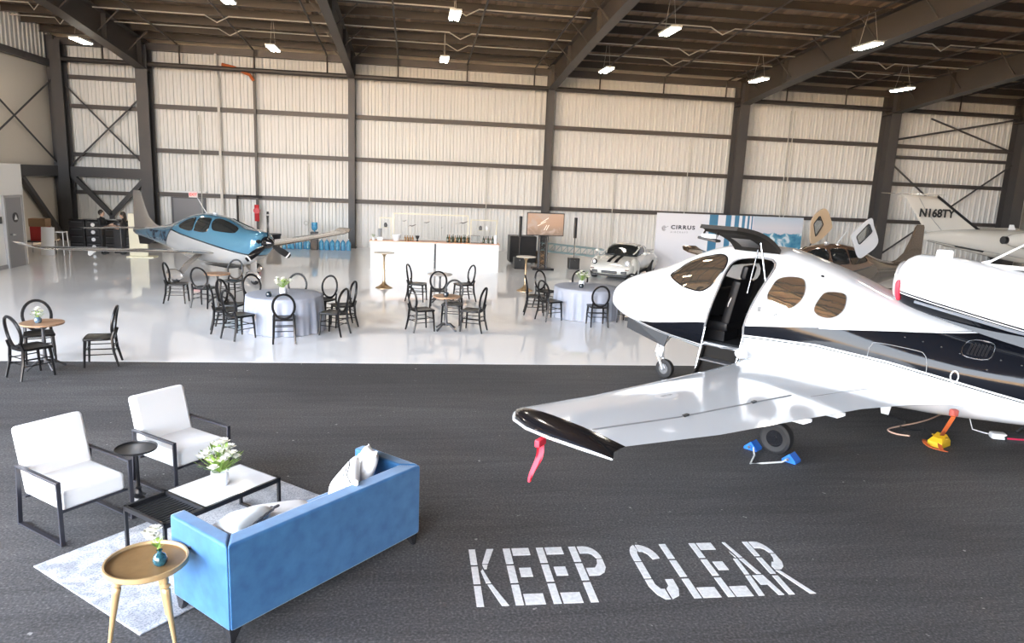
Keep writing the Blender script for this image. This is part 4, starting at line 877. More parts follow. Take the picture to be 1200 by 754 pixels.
# ------------------------------------------------------------------ foreground lounge on the asphalt
# rug
RUG = mat('rug_distressed', (.58, .60, .63), .95)
t = RUG.node_tree; b = t.nodes['Principled BSDF']; tcn = t.nodes.new('ShaderNodeTexCoord'); oc = tcn.outputs['Object']
n1 = ramp(t, noise_node(t, oc, 4, 9, .8), [(.44, (.60, .61, .63)), (.62, (.36, .375, .41))]); n2 = ramp(t, noise_node(t, oc, 70, 6), [(.40, (.50, .52, .56)), (.52, (1, 1, 1))])
t.links.new(mixc(t, .8, n1, n2, 'MULTIPLY'), b.inputs['Base Color'])
ru = Vector((.645, .764, 0)); rv_ = Vector((.764, -.645, 0)); ro = Vector((-2.99, 5.68, 0))
ra = math.atan2(ru.y, ru.x)
rc = ro + ru * 1.14 + rv_ * .75
rugo = MB().box((0, 0, .006), (2.28, 1.5, .012), bev=.004).obj('rug', RUG, None, loc=(rc.x, rc.y, 0), rz=ra)
tag(rugo, 'pale grey distressed rug under the coffee table', 'rug')
# white lounge chairs with black flat-bar frames
LWHITE = mat('white_boucle', (.80, .80, .80), .85, bump=(120, .15))
IRON = mat('black_flat_iron', (.022, .022, .030), .4)
def lounge_chair(loc, rz, lab):
    t_ = thing('lounge_chair', lab, 'chair', loc, rz, 'white lounge chairs')   # front is +x
    w2 = .31
    s = MB(); s.box((.03, 0, .375), (.58, .56, .17), bev=.035, seg=3); s.obj('seat_cushion', LWHITE, t_, smooth=True)
    M_ = Matrix.Rotation(math.radians(-15), 4, 'Y')
    s = MB(); s.box((-.30, 0, .60), (.13, .57, .62), m=M_, bev=.035, seg=3); s.obj('backrest', LWHITE, t_, smooth=True)
    for sg in (-1, 1):
        y = sg * w2
        MB().box((.02, y, .565), (.68, .038, .020), bev=.004).obj('armrest', IRON, t_)
        MB().box((.35, y, .288), (.022, .036, .576), bev=.003).obj('leg', IRON, t_)
        MB().bar((-.30, y, .56), (-.35, y, 0), .036, .02).obj('leg', IRON, t_)
        MB().box((0, y, .012), (.70, .035, .014)).obj('runner', IRON, t_)
    MB().box((.30, 0, .285), (.03, .60, .02)).obj('seat_rail', IRON, t_); MB().box((-.25, 0, .285), (.03, .60, .02)).obj('seat_rail', IRON, t_)
    return t_
ca = math.atan2(-.62, .785)
lounge_chair((-3.00, 6.47, 0), ca, 'white armchair with black frame nearer the camera, beside the rug corner')
lounge_chair((-2.36, 7.37, 0), ca, 'white armchair with black frame farther away, behind the flower vase')
# black pedestal side table
t_ = thing('side_table', 'small round black pedestal table between the two white armchairs', 'table', (-2.60, 6.84, 0))
MB().lathe([(.0, .54), (.175, .54), (.185, .545), (.187, .565), (.180, .565), (.176, .55), (0, .55)], 32).obj('tray_top', BLACK, t_, smooth=True)
MB().lathe([(.0, .0), (.10, .0), (.10, .012), (.055, .03), (.045, .06), (.065, .08), (.03, .10), (.022, .14), (.035, .155), (.018, .17), (.016, .50), (.03, .54), (0, .54)], 20).obj('pedestal', BLACK, t_, smooth=True)
# coffee table
ct_o = Vector((-2.36, 5.86, 0)); cu_ = Vector((.634, .773, 0)); cv_ = Vector((.773, -.634, 0))
cc = ct_o + cu_ * .575 + cv_ * .285
t_ = thing('coffee_table', 'black metal coffee table with a white marble top and a slatted end', 'table', (cc.x, cc.y, 0), math.atan2(cu_.y, cu_.x))
L2, W2, HT = .575, .285, .43
fr_ = MB()
for sg in (-1, 1):
    fr_.box((0, sg * (W2 - .0125), HT - .02), (2 * L2, .025, .04)); fr_.box((sg * (L2 - .0125), 0, HT - .02), (.025, 2 * W2, .04))
fr_.box((-.20, 0, HT - .02), (.025, 2 * W2, .04)); fr_.obj('frame', BLACK, t_)
for sx in (-1, 1):
    for sy in (-1, 1): MB().box((sx * (L2 - .0125), sy * (W2 - .0125), (HT - .04) / 2 + .006), (.025, .025, HT - .052)).obj('leg', BLACK, t_)
for sx in (-1, 1): MB().box((sx * (L2 - .0125), 0, .022), (.025, 2 * W2, .02)).obj('foot_rail', BLACK, t_)
MARB = mat('white_marble', (.86, .86, .87), .08, coat=.5, noise=(2.2, .06, (.80, .80, .82)))
MB().box(((L2 - .20) / 2 - .0, 0, HT - .01), (L2 + .20 - .03, 2 * W2 - .05, .02)).obj('marble_slab', MARB, t_)
for k in range(13):
    MB().box((-.385, -W2 + .045 + .04 * k, HT - .035), (.35, .014, .014)).obj('slat', BLACK, t_)
tb = MB()
# flower arrangement helper
def flower(mb_p, c, r, seed):
    rnd = random.Random(seed)
    for ring, (n, tilt, rr) in enumerate(((6, 1.15, 1.0), (5, .75, .8), (4, .35, .55))):
        for k in range(n):
            a = 2 * PI * k / n + ring * .5 + rnd.random() * .3; d = Vector((math.cos(a) * math.sin(tilt), math.sin(a) * math.sin(tilt), math.cos(tilt)))
            s_ = Vector((-math.sin(a), math.cos(a), 0)); p0 = c; p1 = c + d * r * rr
            m = (p0 + p1) / 2 + Vector((0, 0, .18 * r))
            mb_p.loft([[p0 - s_ * r * .1, p0 + s_ * r * .1], [m - s_ * r * .42, m + s_ * r * .42], [p1 - s_ * r * .2 + Vector((0, 0, .1 * r)), p1 + s_ * r * .2 + Vector((0, 0, .1 * r))]], caps=False, closed=False)
def leafb(mb_l, p, d, L, wd):
    d = d.normalized(); s_ = d.cross(Vector((0, 0, 1))); s_ = s_.normalized() if s_.length > .01 else Vector((1, 0, 0)); up = s_.cross(d)
    q = [p, p + d * L * .35 + s_ * wd + up * wd * .3, p + d * L, p + d * L * .35 - s_ * wd + up * wd * .3]
    mb_l.loft([[q[0], q[0] + up * .001], [q[1], q[3]], [q[2], q[2] + up * .001]], caps=False, closed=False)
def bouquet(t_, z0, spread, nfl, nlf, fr, seed, lw=.02, ll=.08, mats=(PETAL, LEAF)):
    rnd = random.Random(seed); pe, lf, stm = None, MB(), MB()
    for k in range(nfl):
        a = rnd.random() * 2 * PI; rr = spread * math.sqrt(rnd.random()); c = Vector((rr * math.cos(a), rr * math.sin(a), z0 + spread * (.5 + .9 * rnd.random()) * (1.1 - .5 * rr / spread)))
        pm = MB(); flower(pm, c, fr * (.8 + .5 * rnd.random()), seed * 31 + k); pm.obj('bloom', mats[0], t_)
        stm.tube([(0, 0, z0 - .04), ((c.x) * .5, c.y * .5, (z0 + c.z) / 2), c], .003, 4)
    for k in range(nlf):
        a = rnd.random() * 2 * PI; el = rnd.uniform(.1, 1.3); d = Vector((math.cos(a) * math.cos(el), math.sin(a) * math.cos(el), math.sin(el)))
        p = Vector((0, 0, z0)) + d * spread * rnd.uniform(.4, 1.15); leafb(lf, p, d + Vector((0, 0, .3)), ll * rnd.uniform(.7, 1.2), lw)
        stm.tube([(0, 0, z0 - .03), p], .002, 4)
    o = lf.obj('foliage', mats[1], t_); o['kind'] = 'stuff'; stm.obj('stem', mats[1], t_)
def vase(t_, prof, m, n=20): return MB().lathe(prof, n).obj('vase', m, t_, smooth=True)
vp = cc + cu_ * .16 - cv_ * .02
t_ = thing('flower_vase', 'white flowers and green leaves in a white vase on the marble coffee table', 'vase', (vp.x, vp.y, HT), 0)
vase(t_, [(0, .0), (.065, .0), (.075, .02), (.075, .13), (.068, .13), (.066, .04), (0, .03)], CERW)
bouquet(t_, .15, .17, 15, 70, .055, 5, .020, .075)
# sofa
VELV = mat('blue_velvet', (.014, .095, .25), .6, noise=(9, .2, (.032, .15, .34)))
b = VELV.node_tree.nodes['Principled BSDF']; b.inputs['Sheen Weight'].default_value = .65; b.inputs['Sheen Roughness'].default_value = .4; b.inputs['Sheen Tint'].default_value = (.80, .90, 1, 1)
su = Vector((.690, .724, 0)); sv = Vector((-.724, .690, 0))
sc_ = Vector((-1.20, 4.545, 0)) + su * .925 + sv * .35
t_ = thing('sofa', 'bright blue velvet sofa seen from behind, with square arms', 'sofa', (sc_.x, sc_.y, 0), math.atan2(su.y, su.x))   # x along, +y is the front
SL, SD, SH = 1.86, .72, .75
def slab(poly, name):
    p = MB(); p.prism(poly, SH - .11, Matrix.Translation((0, 0, .11))); p.bev = True
    bmesh.ops.bevel(p.bm, geom=list(p.bm.edges), offset=.022, segments=3, profile=.5, affect='EDGES'); return p.obj(name, VELV, t_, smooth=True)
slab([(-SL / 2, -SD / 2), (SL / 2, -SD / 2), (SL / 2 - .12, -SD / 2 + .15), (-SL / 2 + .12, -SD / 2 + .15)], 'backrest')
for sg in (-1, 1): slab([(sg * SL / 2, -SD / 2), (sg * SL / 2, SD / 2), (sg * (SL / 2 - .12), SD / 2), (sg * (SL / 2 - .12), -SD / 2 + .15)][::sg], 'armrest')
MB().box((0, .03, .24), (SL - .2, SD - .1, .14), bev=.02).obj('base_frame', VELV, t_, smooth=True)
for sg in (-1, 1):
    c = MB(); c.box((sg * .405, .06, .385), (.80, .54, .15), bev=.04, seg=3); c.obj('seat_cushion', VELV, t_, smooth=True)
for i in range(4):
    for j in range(2):
        bq = MB().sph((-.6 + .4 * i, -.05 + .22 * j, .462), .012, (1, 1, .5), 8).obj('tuft_button', VELV, t_)
c = MB().sph((SL / 2 - .122, .20, .66), .016, (.5, 1, 1), 8).obj('tuft_button', VELV, t_)
for sx in (-1, 1):
    for sy in (-1, 1):
        MB().loft([[(sx * (SL / 2 - .06) + a, sy * (SD / 2 - .07) + c_, .115) for a, c_ in ((-.05, -.05), (.05, -.05), (.05, .05), (-.05, .05))], [(sx * (SL / 2 - .035) + a, sy * (SD / 2 - .045) + c_, 0) for a, c_ in ((-.014, -.014), (.014, -.014), (.014, .014), (-.014, .014))]]).obj('leg', mat('dark_chrome', (.10, .10, .11), .25, metal=.8), t_)
sofa_m = Matrix.Translation((sc_.x, sc_.y, 0)) @ Matrix.Rotation(math.atan2(su.y, su.x), 4, 'Z')
def pillow(name, loc, nrm, phi, w_, h_, th, m, lab, fringe=None, mark=None):
    """cushion whose face looks along nrm (sofa frame), turned by phi in its own plane"""
    zl = Vector(nrm).normalized(); yl = Vector((0, 0, 1)) - zl * zl.z; yl = yl.normalized() if yl.length > .05 else Vector((0, 1, 0)); xl = yl.cross(zl)
    R = sofa_m @ Matrix.Translation(loc) @ Matrix((xl, yl, zl)).transposed().to_4x4() @ Matrix.Rotation(phi, 4, 'Z')
    bm_ = MB(); n = 12
    def f(u, v, s_):
        a, c_ = 2 * u - 1, 2 * v - 1; pinch = 1 - .07 * (1 - a * a) * abs(c_) ** 3; pin2 = 1 - .07 * (1 - c_ * c_) * abs(a) ** 3
        return Vector((a * w_ / 2 * pin2, c_ * h_ / 2 * pinch, s_ * th / 2 * ((1 - a ** 4) * (1 - c_ ** 4)) ** .55))
    bm_.sheet(lambda u, v: f(u, v, 1), n, n); bm_.sheet(lambda u, v: f(u, v, -1), n, n)
    o = bm_.obj(name, m, None, smooth=True, ang=80); o.matrix_world = R; tag(o, lab, 'pillow', 'pillows on the blue sofa')
    if fringe:
        e_ = MB(); ptsl = []
        for k in range(60):
            q = k / 15; s_ = int(q); r_ = q - s_
            u, v = [(r_, 0), (1, r_), (1 - r_, 1), (0, 1 - r_)][s_]; ptsl.append(f(u, v, 0) * (1.03 + .04 * (k % 2)))
        e_.tube(ptsl, [.006 + .006 * (k % 2) for k in range(60)], 5, closed=True); e_.obj('fringe', fringe, o, smooth=True)
    if mark:
        for k in mark[1]:
            e_ = MB(); e_.tube([f(u, v, 1) + Vector((0, 0, .002)) for u, v in k], .005, 5); e_.obj('line_print', mark[0], o)
    return o
PW = mat('pillow_white', (.80, .79, .78), .9, bump=(60, .2)); PG = mat('pillow_silver', (.60, .66, .69), .55, noise=(9, .25, (.72, .77, .79), (1, 5, 1)))
DL = mat('dark_stitch', (.03, .03, .035), .8)
pillow('throw_pillow', (.62, .02, .69), (-.79, .61, .42), .22, .44, .42, .13, PW, 'white pillow standing in the far corner of the sofa with a jagged dark line', fringe=None, mark=(DL, [[(.04, .05), (.02, .2), (.05, .35), (.02, .5), (.06, .65), (.03, .8)]]))
pillow('throw_pillow', (.36, -.02, .65), (-.74, .50, .62), -.28, .44, .42, .12, PW, 'white pillow with thin line pattern leaning beside the corner pillow', mark=(DL, [[(.1, .8), (.3, .86), (.6, .8), (.9, .88)], [(.1, .72), (.4, .76), (.9, .74)], [(.1, .64), (.5, .69), (.9, .62)]]))
pillow('throw_pillow', (-.22, .06, .575), (.12, .16, 1), .2, .58, .46, .15, PW, 'plain white pillow lying flat on the sofa seat')
pillow('throw_pillow', (-.64, .0, .665), (-.16, .30, .94), -.12, .46, .40, .14, PG, 'shiny silver grey pillow with dark fringe at the near end of the sofa', fringe=mat('fringe_dark', (.06, .06, .07), .9))
# gold tripod tray table
t_ = thing('tray_table', 'round gold tray table on three tapered legs beside the sofa arm', 'table', (-1.76, 4.685, 0))
TRAY = mat('antique_gold_top', (.20, .115, .045), .4, metal=.3, noise=(6, .2, (.30, .18, .075)))
MB().lathe([(0, .555), (.245, .555), (.26, .565), (.262, .595), (.250, .595), (.243, .575), (0, .572)], 40).obj('tray_top', TRAY, t_, smooth=True)
MB().lathe([(.243, .574), (.250, .597), (.262, .597), (.264, .565), (.25, .553)], 40, caps=False).obj('rim', GOLDW, t_, smooth=True)
for k in range(3):
    a = math.radians(205 + 120 * k); d = Vector((math.cos(a), math.sin(a), 0)); lg = MB()
    prof = [(.026, .555), (.028, .49), (.021, .47), (.035, .455), (.020, .44), (.030, .425), (.027, .40), (.013, .05), (.011, 0)]
    rings = []
    for r_, z in prof:
        c = d * (.165 + .09 * (1 - z / .555)); rings.append([c + Vector((r_ * math.cos(q * PI / 5), r_ * math.sin(q * PI / 5), z)) for q in range(10)])
    lg.loft(rings); lg.obj('leg', GOLDW, t_, smooth=True)
t_ = thing('bud_vase', 'small teal glass vase with one white flower on the gold tray table', 'vase', (-1.66, 4.65, .572))
vase(t_, [(0, 0), (.03, 0), (.045, .02), (.048, .045), (.035, .075), (.016, .088), (.014, .10), (.020, .108), (.012, .108), (.010, .09), (0, .05)], mat('teal_glass', (.008, .045, .065), .12, coat=.5, noise=(60, .15, (.02, .10, .13))))
for k, c in enumerate((Vector((-.05, .02, .175)), Vector((-.035, .03, .225)), Vector((-.065, .01, .21)), Vector((-.03, .0, .19)))):
    pm = MB(); flower(pm, c, .055, 90 + k); pm.obj('bloom', PETAL, t_)
lf = MB()
for k in range(7): leafb(lf, Vector((-.01, .0, .10 + .01 * k)), Vector((math.cos(k * 1.3) - .3, math.sin(k * 1.3), .8)), .07, .014)
lf.tube([(0, 0, .06), (-.02, .01, .13), (-.045, .02, .20)], .003, 4); o = lf.obj('foliage', LEAF, t_); o['kind'] = 'stuff'

# ------------------------------------------------------------------ things under the jet's belly
YEL = mat('yellow_plastic', (.75, .46, .02), .45); STRAP = mat('orange_strap', (.55, .12, .03), .7); CORD = mat('peach_cord', (.62, .42, .32), .7)
p1 = Vector((6.94, 8.13, 0))
yb = thing('yellow_weight', 'yellow block lying on the asphalt, held by an orange strap', 'weight', (p1.x, p1.y, 0), .5)
MB().loft([[(-.13, -.09, .0), (.13, -.09, .0), (.13, .09, .0), (-.13, .09, .0)], [(-.13, -.09, .07), (.12, -.09, .07), (.12, .09, .07), (-.13, .09, .07)], [(-.08, -.06, .12), (.05, -.06, .16), (.05, .06, .16), (-.08, .06, .12)]]).obj('block', YEL, yb)
MB().box((0, 0, .125), (.03, .20, .01), m=Matrix.Rotation(-.25, 4, 'Y')).obj('label_band', mat('yellow_dark', (.35, .22, .02), .5), yb)
top = JWORLD(5.68, .90, .74); knee = JWORLD(5.60, .82, .50)
s1 = MB(); A = [top, knee, knee.lerp(p1, .55) + V(0, 0, .05), p1 + V(.06, .02, .17), p1 + V(-.06, -.08, .08), p1 + V(-.12, -.20, .02), p1 + V(-.10, -.26, .015), p1 + V(-.20, -.12, .02), p1 + V(-.20, .02, .05), p1 + V(-.10, .08, .12)]
P_ = smooth_loop(A, 3)[:-4]
s1.loft([[p + V(.022, -.01, .004), p + V(-.022, .01, .004), p + V(-.022, .01, -.004), p + V(.022, -.01, -.004)] for p in P_]); so = s1.obj('tie_down_strap', STRAP); tag(so, 'orange tie-down strap from the belly of the near jet to a yellow block', 'strap')
hk = MB().box(top + V(0, 0, .02), (.09, .07, .09), bev=.02).obj('strap_hook', mat('hook_multicolour', (.45, .10, .08), .4), so)
pc_ = JWORLD(5.25, 1.02, 0)
cdp = [V(7.95, 9.35, .012), V(7.55, 9.12, .012), V(7.25, 8.98, .012), V(6.90, 8.85, .012), V(6.62, 8.72, .012), V(6.60, 8.56, .012), V(6.74, 8.47, .012), V(6.86, 8.54, .012)]
o = MB().tube(smooth_loop(cdp, 4)[:-4], .011, 6).obj('cord', CORD, smooth=True); tag(o, 'thin peach cord looped on the asphalt under the near jet', 'cord')
o = MB().tube(smooth_loop([V(6.95, 9.25, .012), V(7.12, 9.05, .012), V(6.85, 8.78, .012), V(7.05, 8.68, .012), V(7.2, 8.72, .012), V(7.1, 8.40, .012)], 4)[:-4], .010, 6).obj('cord', BLACK, smooth=True); tag(o, 'black cord on the asphalt behind the peach cord', 'cord')
bp0 = Vector((8.12, 8.32, 0))
bg_ = thing('tow_bag', 'black bag with red edge and white handle at the right picture edge', 'bag', (bp0.x, bp0.y, 0), -.35)
BAGB = mat('bag_black', (.02, .02, .022), .7)
MB().loft([[(-.05, -.14, 0), (.55, -.16, 0), (.55, .16, 0), (-.05, .14, 0)], [(-.07, -.15, .06), (.57, -.17, .08), (.57, .17, .08), (-.07, .15, .06)], [(.0, -.08, .10), (.5, -.08, .16), (.5, .08, .16), (.0, .08, .10)]]).obj('body', BAGB, bg_, smooth=True)
MB().tube([(-.06, -.155, .06), (.25, -.17, .075), (.58, -.175, .08)], .012, 6).obj('piping', mat('crimson_piping', (.6, .02, .08), .5), bg_)
MB().box((-.12, -.02, .05), (.20, .14, .09), bev=.03).obj('handle', CERW, bg_, smooth=True)
MB().tube([(.1, .0, .12), (.25, .05, .24), (.42, .03, .22), (.5, .0, .15)], .02, 6).obj('strap', BAGB, bg_, smooth=True)
o = MB().tube([V(8.20, 9.25, .50), V(8.02, 8.95, .20), V(7.90, 8.68, .02), V(7.97, 8.55, .015), V(8.02, 8.46, .02)], .008, 6).obj('drain_hose', CERW); tag(o, 'thin white hose from the belly of the near jet to the black bag', 'hose')
# ------------------------------------------------------------------ oval-back chairs and tables
def chair_proto():
    t_ = thing('dining_chair', 'x', 'chair', (0, 0, 0), 0, 'oval-back chairs')      # front is +y, seat centre at origin
    # oval back ring, leaning back a little
    n = 28; lean = .16
    P = []
    for i in range(n):
        a = 2 * PI * i / n; x, z = .195 * math.cos(a), .70 + .235 * math.sin(a); P.append(Vector((x, -.20 - (z - .45) * lean - .02 * math.cos(a) ** 2 * -1, z)))
    MB().tube(P, .023, 6, closed=True).obj('back_ring', CHAIRB, t_, smooth=True)
    P2 = [Vector((.165 * math.cos(2 * PI * i / n), -.20 - (.70 + .20 * math.sin(2 * PI * i / n) - .45) * lean + .006, .70 + .205 * math.sin(2 * PI * i / n))) for i in range(n)]
    # seat
    pts = [(-.17, -.20), (.17, -.20), (.205, .02), (.215, .16), (.17, .205), (-.17, .205), (-.215, .16), (-.205, .02)]
    lp = [(p.x, p.y) for p in smooth_loop([(x, y, 0) for x, y in pts], 3)]
    s = MB(); s.loft([[(x * .98, y * .98, .425) for x, y in lp], [(x, y, .432) for x, y in lp], [(x, y, .452) for x, y in lp], [(x * .97, y * .97, .460) for x, y in lp], [(x * .80, y * .80, .452) for x, y in lp]]); s.obj('seat', CHAIRB, t_, smooth=True)
    for sg in (-1, 1):
        MB().tube([(sg * .17, -.235, .56), (sg * .178, -.20, .45), (sg * .185, -.215, .25), (sg * .20, -.275, .0)], [.020, .024, .023, .017], 6).obj('leg', CHAIRB, t_, smooth=True)
        MB().tube([(sg * .175, .17, .43), (sg * .19, .185, .25), (sg * .195, .20, 0)], [.026, .021, .016], 6).obj('leg', CHAIRB, t_, smooth=True)
    st = MB()
    for z in (.20, .29):
        for sg in (-1, 1): st.tube([(sg * .187, -.215, z), (sg * .191, .187, z)], .009, 5)
        st.tube([(-.187, -.217, z + .03), (.187, -.217, z + .03)], .009, 5)
    st.tube([(-.19, .186, .26), (.19, .186, .26)], .009, 5)
    st.obj('stretcher', CHAIRB, t_, smooth=True)
    return t_
proto = chair_proto(); used = [False]
def put_chair(x, y, tx, ty, lab, grp, turn=0, far=0):
    d = math.hypot(tx - x, ty - y)
    if far and d < far: x, y = tx + (x - tx) * far / d, ty + (y - ty) * far / d     # clear of the cloth
    rz = math.atan2(ty - y, tx - x) - PI / 2 + turn
    if not used[0]:
        used[0] = True; proto.location = (x, y, .003); proto.rotation_euler = (0, 0, rz); proto['label'] = lab; proto['group'] = grp; proto.scale = (1.02,) * 3; return proto
    return dup(proto, (x, y, .003), rz, lab, grp, 1.02)
CLOTH = mat('grey_blue_cloth', (.33, .355, .42), .75)
def round_table(x, y, r, lab, labc):
    t_ = thing('banquet_table', lab, 'table', (x, y, .003))
    MB().lathe([(0, .715), (r - .02, .715), (r - .02, .735), (0, .735)], 32).obj('tabletop', GREYP, t_)
    for k in range(4):
        a = PI / 4 + k * PI / 2; MB().cyl((.4 * math.cos(a), .4 * math.sin(a), 0), (.35 * math.cos(a), .35 * math.sin(a), .715), .016, n=6).obj('leg', GREYP, t_)
    c = MB(); n = 144; R = [[(0.001 * math.cos(2 * PI * i / n), .001 * math.sin(2 * PI * i / n), .741) for i in range(n)]]
    for f in (.5, .97, 1.0): R.append([(r * f * math.cos(2 * PI * i / n), r * f * math.sin(2 * PI * i / n), .741 if f < 1 else .732) for i in range(n)])
    for k in range(1, 9):
        v = k / 8; ring = []
        for i in range(n):
            a = 2 * PI * i / n; wv = .5 * math.sin(19 * a + 1.3 * math.sin(3 * a)) + .35 * math.sin(11 * a + 2) + .25 * math.sin(31 * a); rr = r * (1 + .02 * v) + wv * .06 * v ** .7
            ring.append((rr * math.cos(a), rr * math.sin(a), .732 - .725 * v))
        R.append(ring)
    c.loft(R, caps=False); o = c.obj('tablecloth', CLOTH, None, smooth=True, ang=180, loc=(x, y, .003)); tag(o, labc, 'tablecloth'); return t_
def cafe_table(x, y, r, h, lab, topm, cat='table'):
    t_ = thing('cafe_table', lab, cat, (x, y, .003))
    MB().lathe([(0, h - .03), (r - .01, h - .03), (r, h - .02), (r, h), (0, h)], 32).obj('tabletop', topm, t_, smooth=True)
    MB().lathe([(0, .10), (.045, .10), (.03, .2), (.022, .35), (.03, .45), (.02, .6), (.03, h - .08), (.10, h - .03), (0, h - .03)], 14).obj('post', IRONG, t_, smooth=True)
    for k in range(4):
        a = PI / 4 + k * PI / 2; d = Vector((math.cos(a), math.sin(a), 0))
        MB().tube([d * .02 + V(0, 0, .14), d * .12 + V(0, 0, .13), d * .22 + V(0, 0, .06), d * .28 + V(0, 0, .02)], [.025, .022, .02, .022], 6).obj('foot', IRONG, t_, smooth=True)
    return t_
IRONG = mat('cast_iron_grey', (.09, .09, .095), .4, metal=.5)
WOODT = mat('brown_wood_top', (.30, .17, .10), .45, noise=(5, .2, (.40, .25, .15), (1, 8, 1)))
BIG_L = (-2.62, 14.92); BIG_R = (4.22, 16.95)
round_table(*BIG_L, .76, 'round banquet table under the cloth, on the left side of the white floor', 'pale grey blue tablecloth on the round table nearer the blue plane')
round_table(*BIG_R, .80, 'round banquet table under the cloth, near the nose of the large jet', 'grey blue tablecloth on the round table by the nose of the large jet')
g1_ = 'oval-back chairs round the grey table near the blue plane'
for (x, y), lab in zip([(-2.47, 13.98), (-3.24, 14.18), (-3.72, 14.62), (-3.72, 15.22), (-3.38, 15.92), (-2.60, 16.18), (-1.98, 16.02), (-1.50, 15.36), (-1.72, 14.55)],
    ['black oval-back chair at the front of the left round table, back to camera', 'black oval-back chair at the front left of the left round table', 'nearer of two side-on black chairs at the left end of the left round table', 'farther of two side-on black chairs at the left end of the left round table', 'black oval-back chair behind the left round table, left of its flowers', 'black oval-back chair behind the left round table, hidden by its flowers', 'black oval-back chair behind the left round table at its right rear', 'black chair at the right end of the left round table, seen nearly side-on', 'black oval-back chair at the front right of the left round table']):
    put_chair(x, y, *BIG_L, lab, g1_, 0, 1.10)
g2_ = 'oval-back chairs round the grey table near the jet nose'
for (x, y), lab in zip([(2.98, 17.10), (3.40, 17.95), (3.36, 16.48), (4.22, 16.02), (4.95, 16.35), (4.35, 18.15), (5.42, 17.75)],
    ['black chair at the left end of the right round table, seen side-on', 'black oval-back chair at the rear left of the right round table', 'black oval-back chair at the front left of the right round table', 'black oval-back chair at the front of the right round table, back to camera', 'black chair beside the right round table, half hidden by the jet nose', 'black oval-back chair behind the right round table, behind its flowers', 'black chair at the rear of the right round table, just above the jet nose']):
    put_chair(x, y, *BIG_R, lab, g2_, 0, 1.14)
def centerpiece(x, y, lab, seed):
    t_ = thing('flower_vase', lab, 'vase', (x, y, .744)); vase(t_, [(0, 0), (.06, 0), (.07, .03), (.07, .13), (.06, .13), (0, .04)], CERW, 14); bouquet(t_, .15, .16, 12, 26, .055, seed, .02, .08)
centerpiece(-2.66, 14.95, 'white flower arrangement on the left grey round table', 11); centerpiece(4.12, 17.10, 'white flower arrangement on the right grey round table', 12)
def votive(x, y, z, lab, m): 
    o = MB().lathe([(0, 0), (.045, 0), (.06, .03), (.055, .08), (.035, .10), (.03, .10), (0, .03)], 14).obj('bud_vase', m, None, smooth=True, loc=(x, y, z)); tag(o, lab, 'vase')
DKGL = mat('dark_glass', (.02, .03, .04), .08, coat=1.0)
votive(-2.86, 14.55, .744, 'small dark glass vase beside the flowers on the left round table', DKGL); votive(4.02, 16.72, .744, 'small dark glass vase beside the flowers on the right round table', DKGL)
# cafe tables
cafe_table(-5.70, 11.70, .30, .75, 'small brown cafe table at the left edge of the white floor', WOODT)
g3_ = 'oval-back chairs at the left cafe table'
put_chair(-5.70, 11.32, -5.35, 11.78, 'black oval-back chair at the left edge, nearest the camera', g3_); put_chair(-6.02, 12.22, -5.75, 11.7, 'black oval-back chair behind the leftmost cafe table', g3_); put_chair(-5.02, 12.02, -5.75, 11.85, 'black chair standing side-on to the right of the leftmost cafe table', g3_)
cafe_table(.70, 15.05, .29, .75, 'small brown cafe table in front of the white bar, nearer of the two', WOODT)
g4_ = 'oval-back chairs at the two cafe tables before the bar'
put_chair(.18, 15.0, .7, 15.1, 'black oval-back chair at the left of the nearer cafe table before the bar', g4_, .25); put_chair(1.26, 15.02, .7, 15.1, 'black oval-back chair at the right of the nearer cafe table before the bar', g4_, -.25); put_chair(.86, 15.75, .72, 15.1, 'black oval-back chair behind the nearer cafe table, facing the camera', g4_)
cafe_table(.68, 18.60, .32, .75, 'small cafe table with pale top in front of the bar, farther of the two', mat('pale_table_top', (.45, .42, .40), .4))
put_chair(.10, 18.75, .68, 18.6, 'black chair at the left of the farther cafe table before the bar', g4_); put_chair(1.32, 18.85, .68, 18.6, 'black chair at the right of the farther cafe table before the bar', g4_); put_chair(.62, 17.75, .68, 18.6, 'black oval-back chair, back to camera, at the farther cafe table', g4_)
cafe_table(-4.72, 17.95, .30, .72, 'small brown cafe table beside the blue plane, amid chairs', WOODT)
g5_ = 'oval-back chairs at the cafe table by the blue plane'
put_chair(-5.62, 17.85, -4.7, 17.9, 'black chair standing side-on to the left of the cafe table by the blue plane', g5_); put_chair(-4.86, 17.35, -4.72, 17.95, 'black oval-back chair, back to camera, at the cafe table by the blue plane', g5_); put_chair(-4.55, 18.55, -4.72, 17.9, 'black oval-back chair behind the cafe table by the blue plane', g5_)
t_ = thing('bud_vase', 'blue bud vase with white flowers on the leftmost cafe table', 'vase', (-5.74, 11.66, .753)); vase(t_, [(0, 0), (.04, 0), (.055, .03), (.05, .07), (.03, .09), (.02, .09), (0, .03)], mat('blue_grey_glass', (.10, .16, .22), .1, coat=1), 14); bouquet(t_, .10, .08, 6, 10, .045, 21, .012, .05)
votive(.68, 14.95, .753, 'dark bud vase on the nearer cafe table before the bar', DKGL)
# gold high tables
def high_table(x, y, lab):
    t_ = thing('high_table', lab, 'table', (x, y, .003)); h = 1.03
    MB().lathe([(0, h - .02), (.29, h - .02), (.30, h - .01), (.30, h), (0, h)], 32).obj('tabletop', mat('pale_top', (.66, .60, .52), .3), t_, smooth=True)
    MB().lathe([(0, 0), (.25, 0), (.25, .012), (.16, .05), (.07, .12), (.032, .20), (.028, .9), (.05, .95), (.10, 1.0), (.0, 1.01)], 24).obj('trumpet_base', GOLD, t_, smooth=True)
high_table(-.86, 20.9, 'tall cocktail table with gold trumpet base in front of the white bar'); high_table(3.30, 20.9, 'tall cocktail table with gold trumpet base right of the bar, near the speakers')

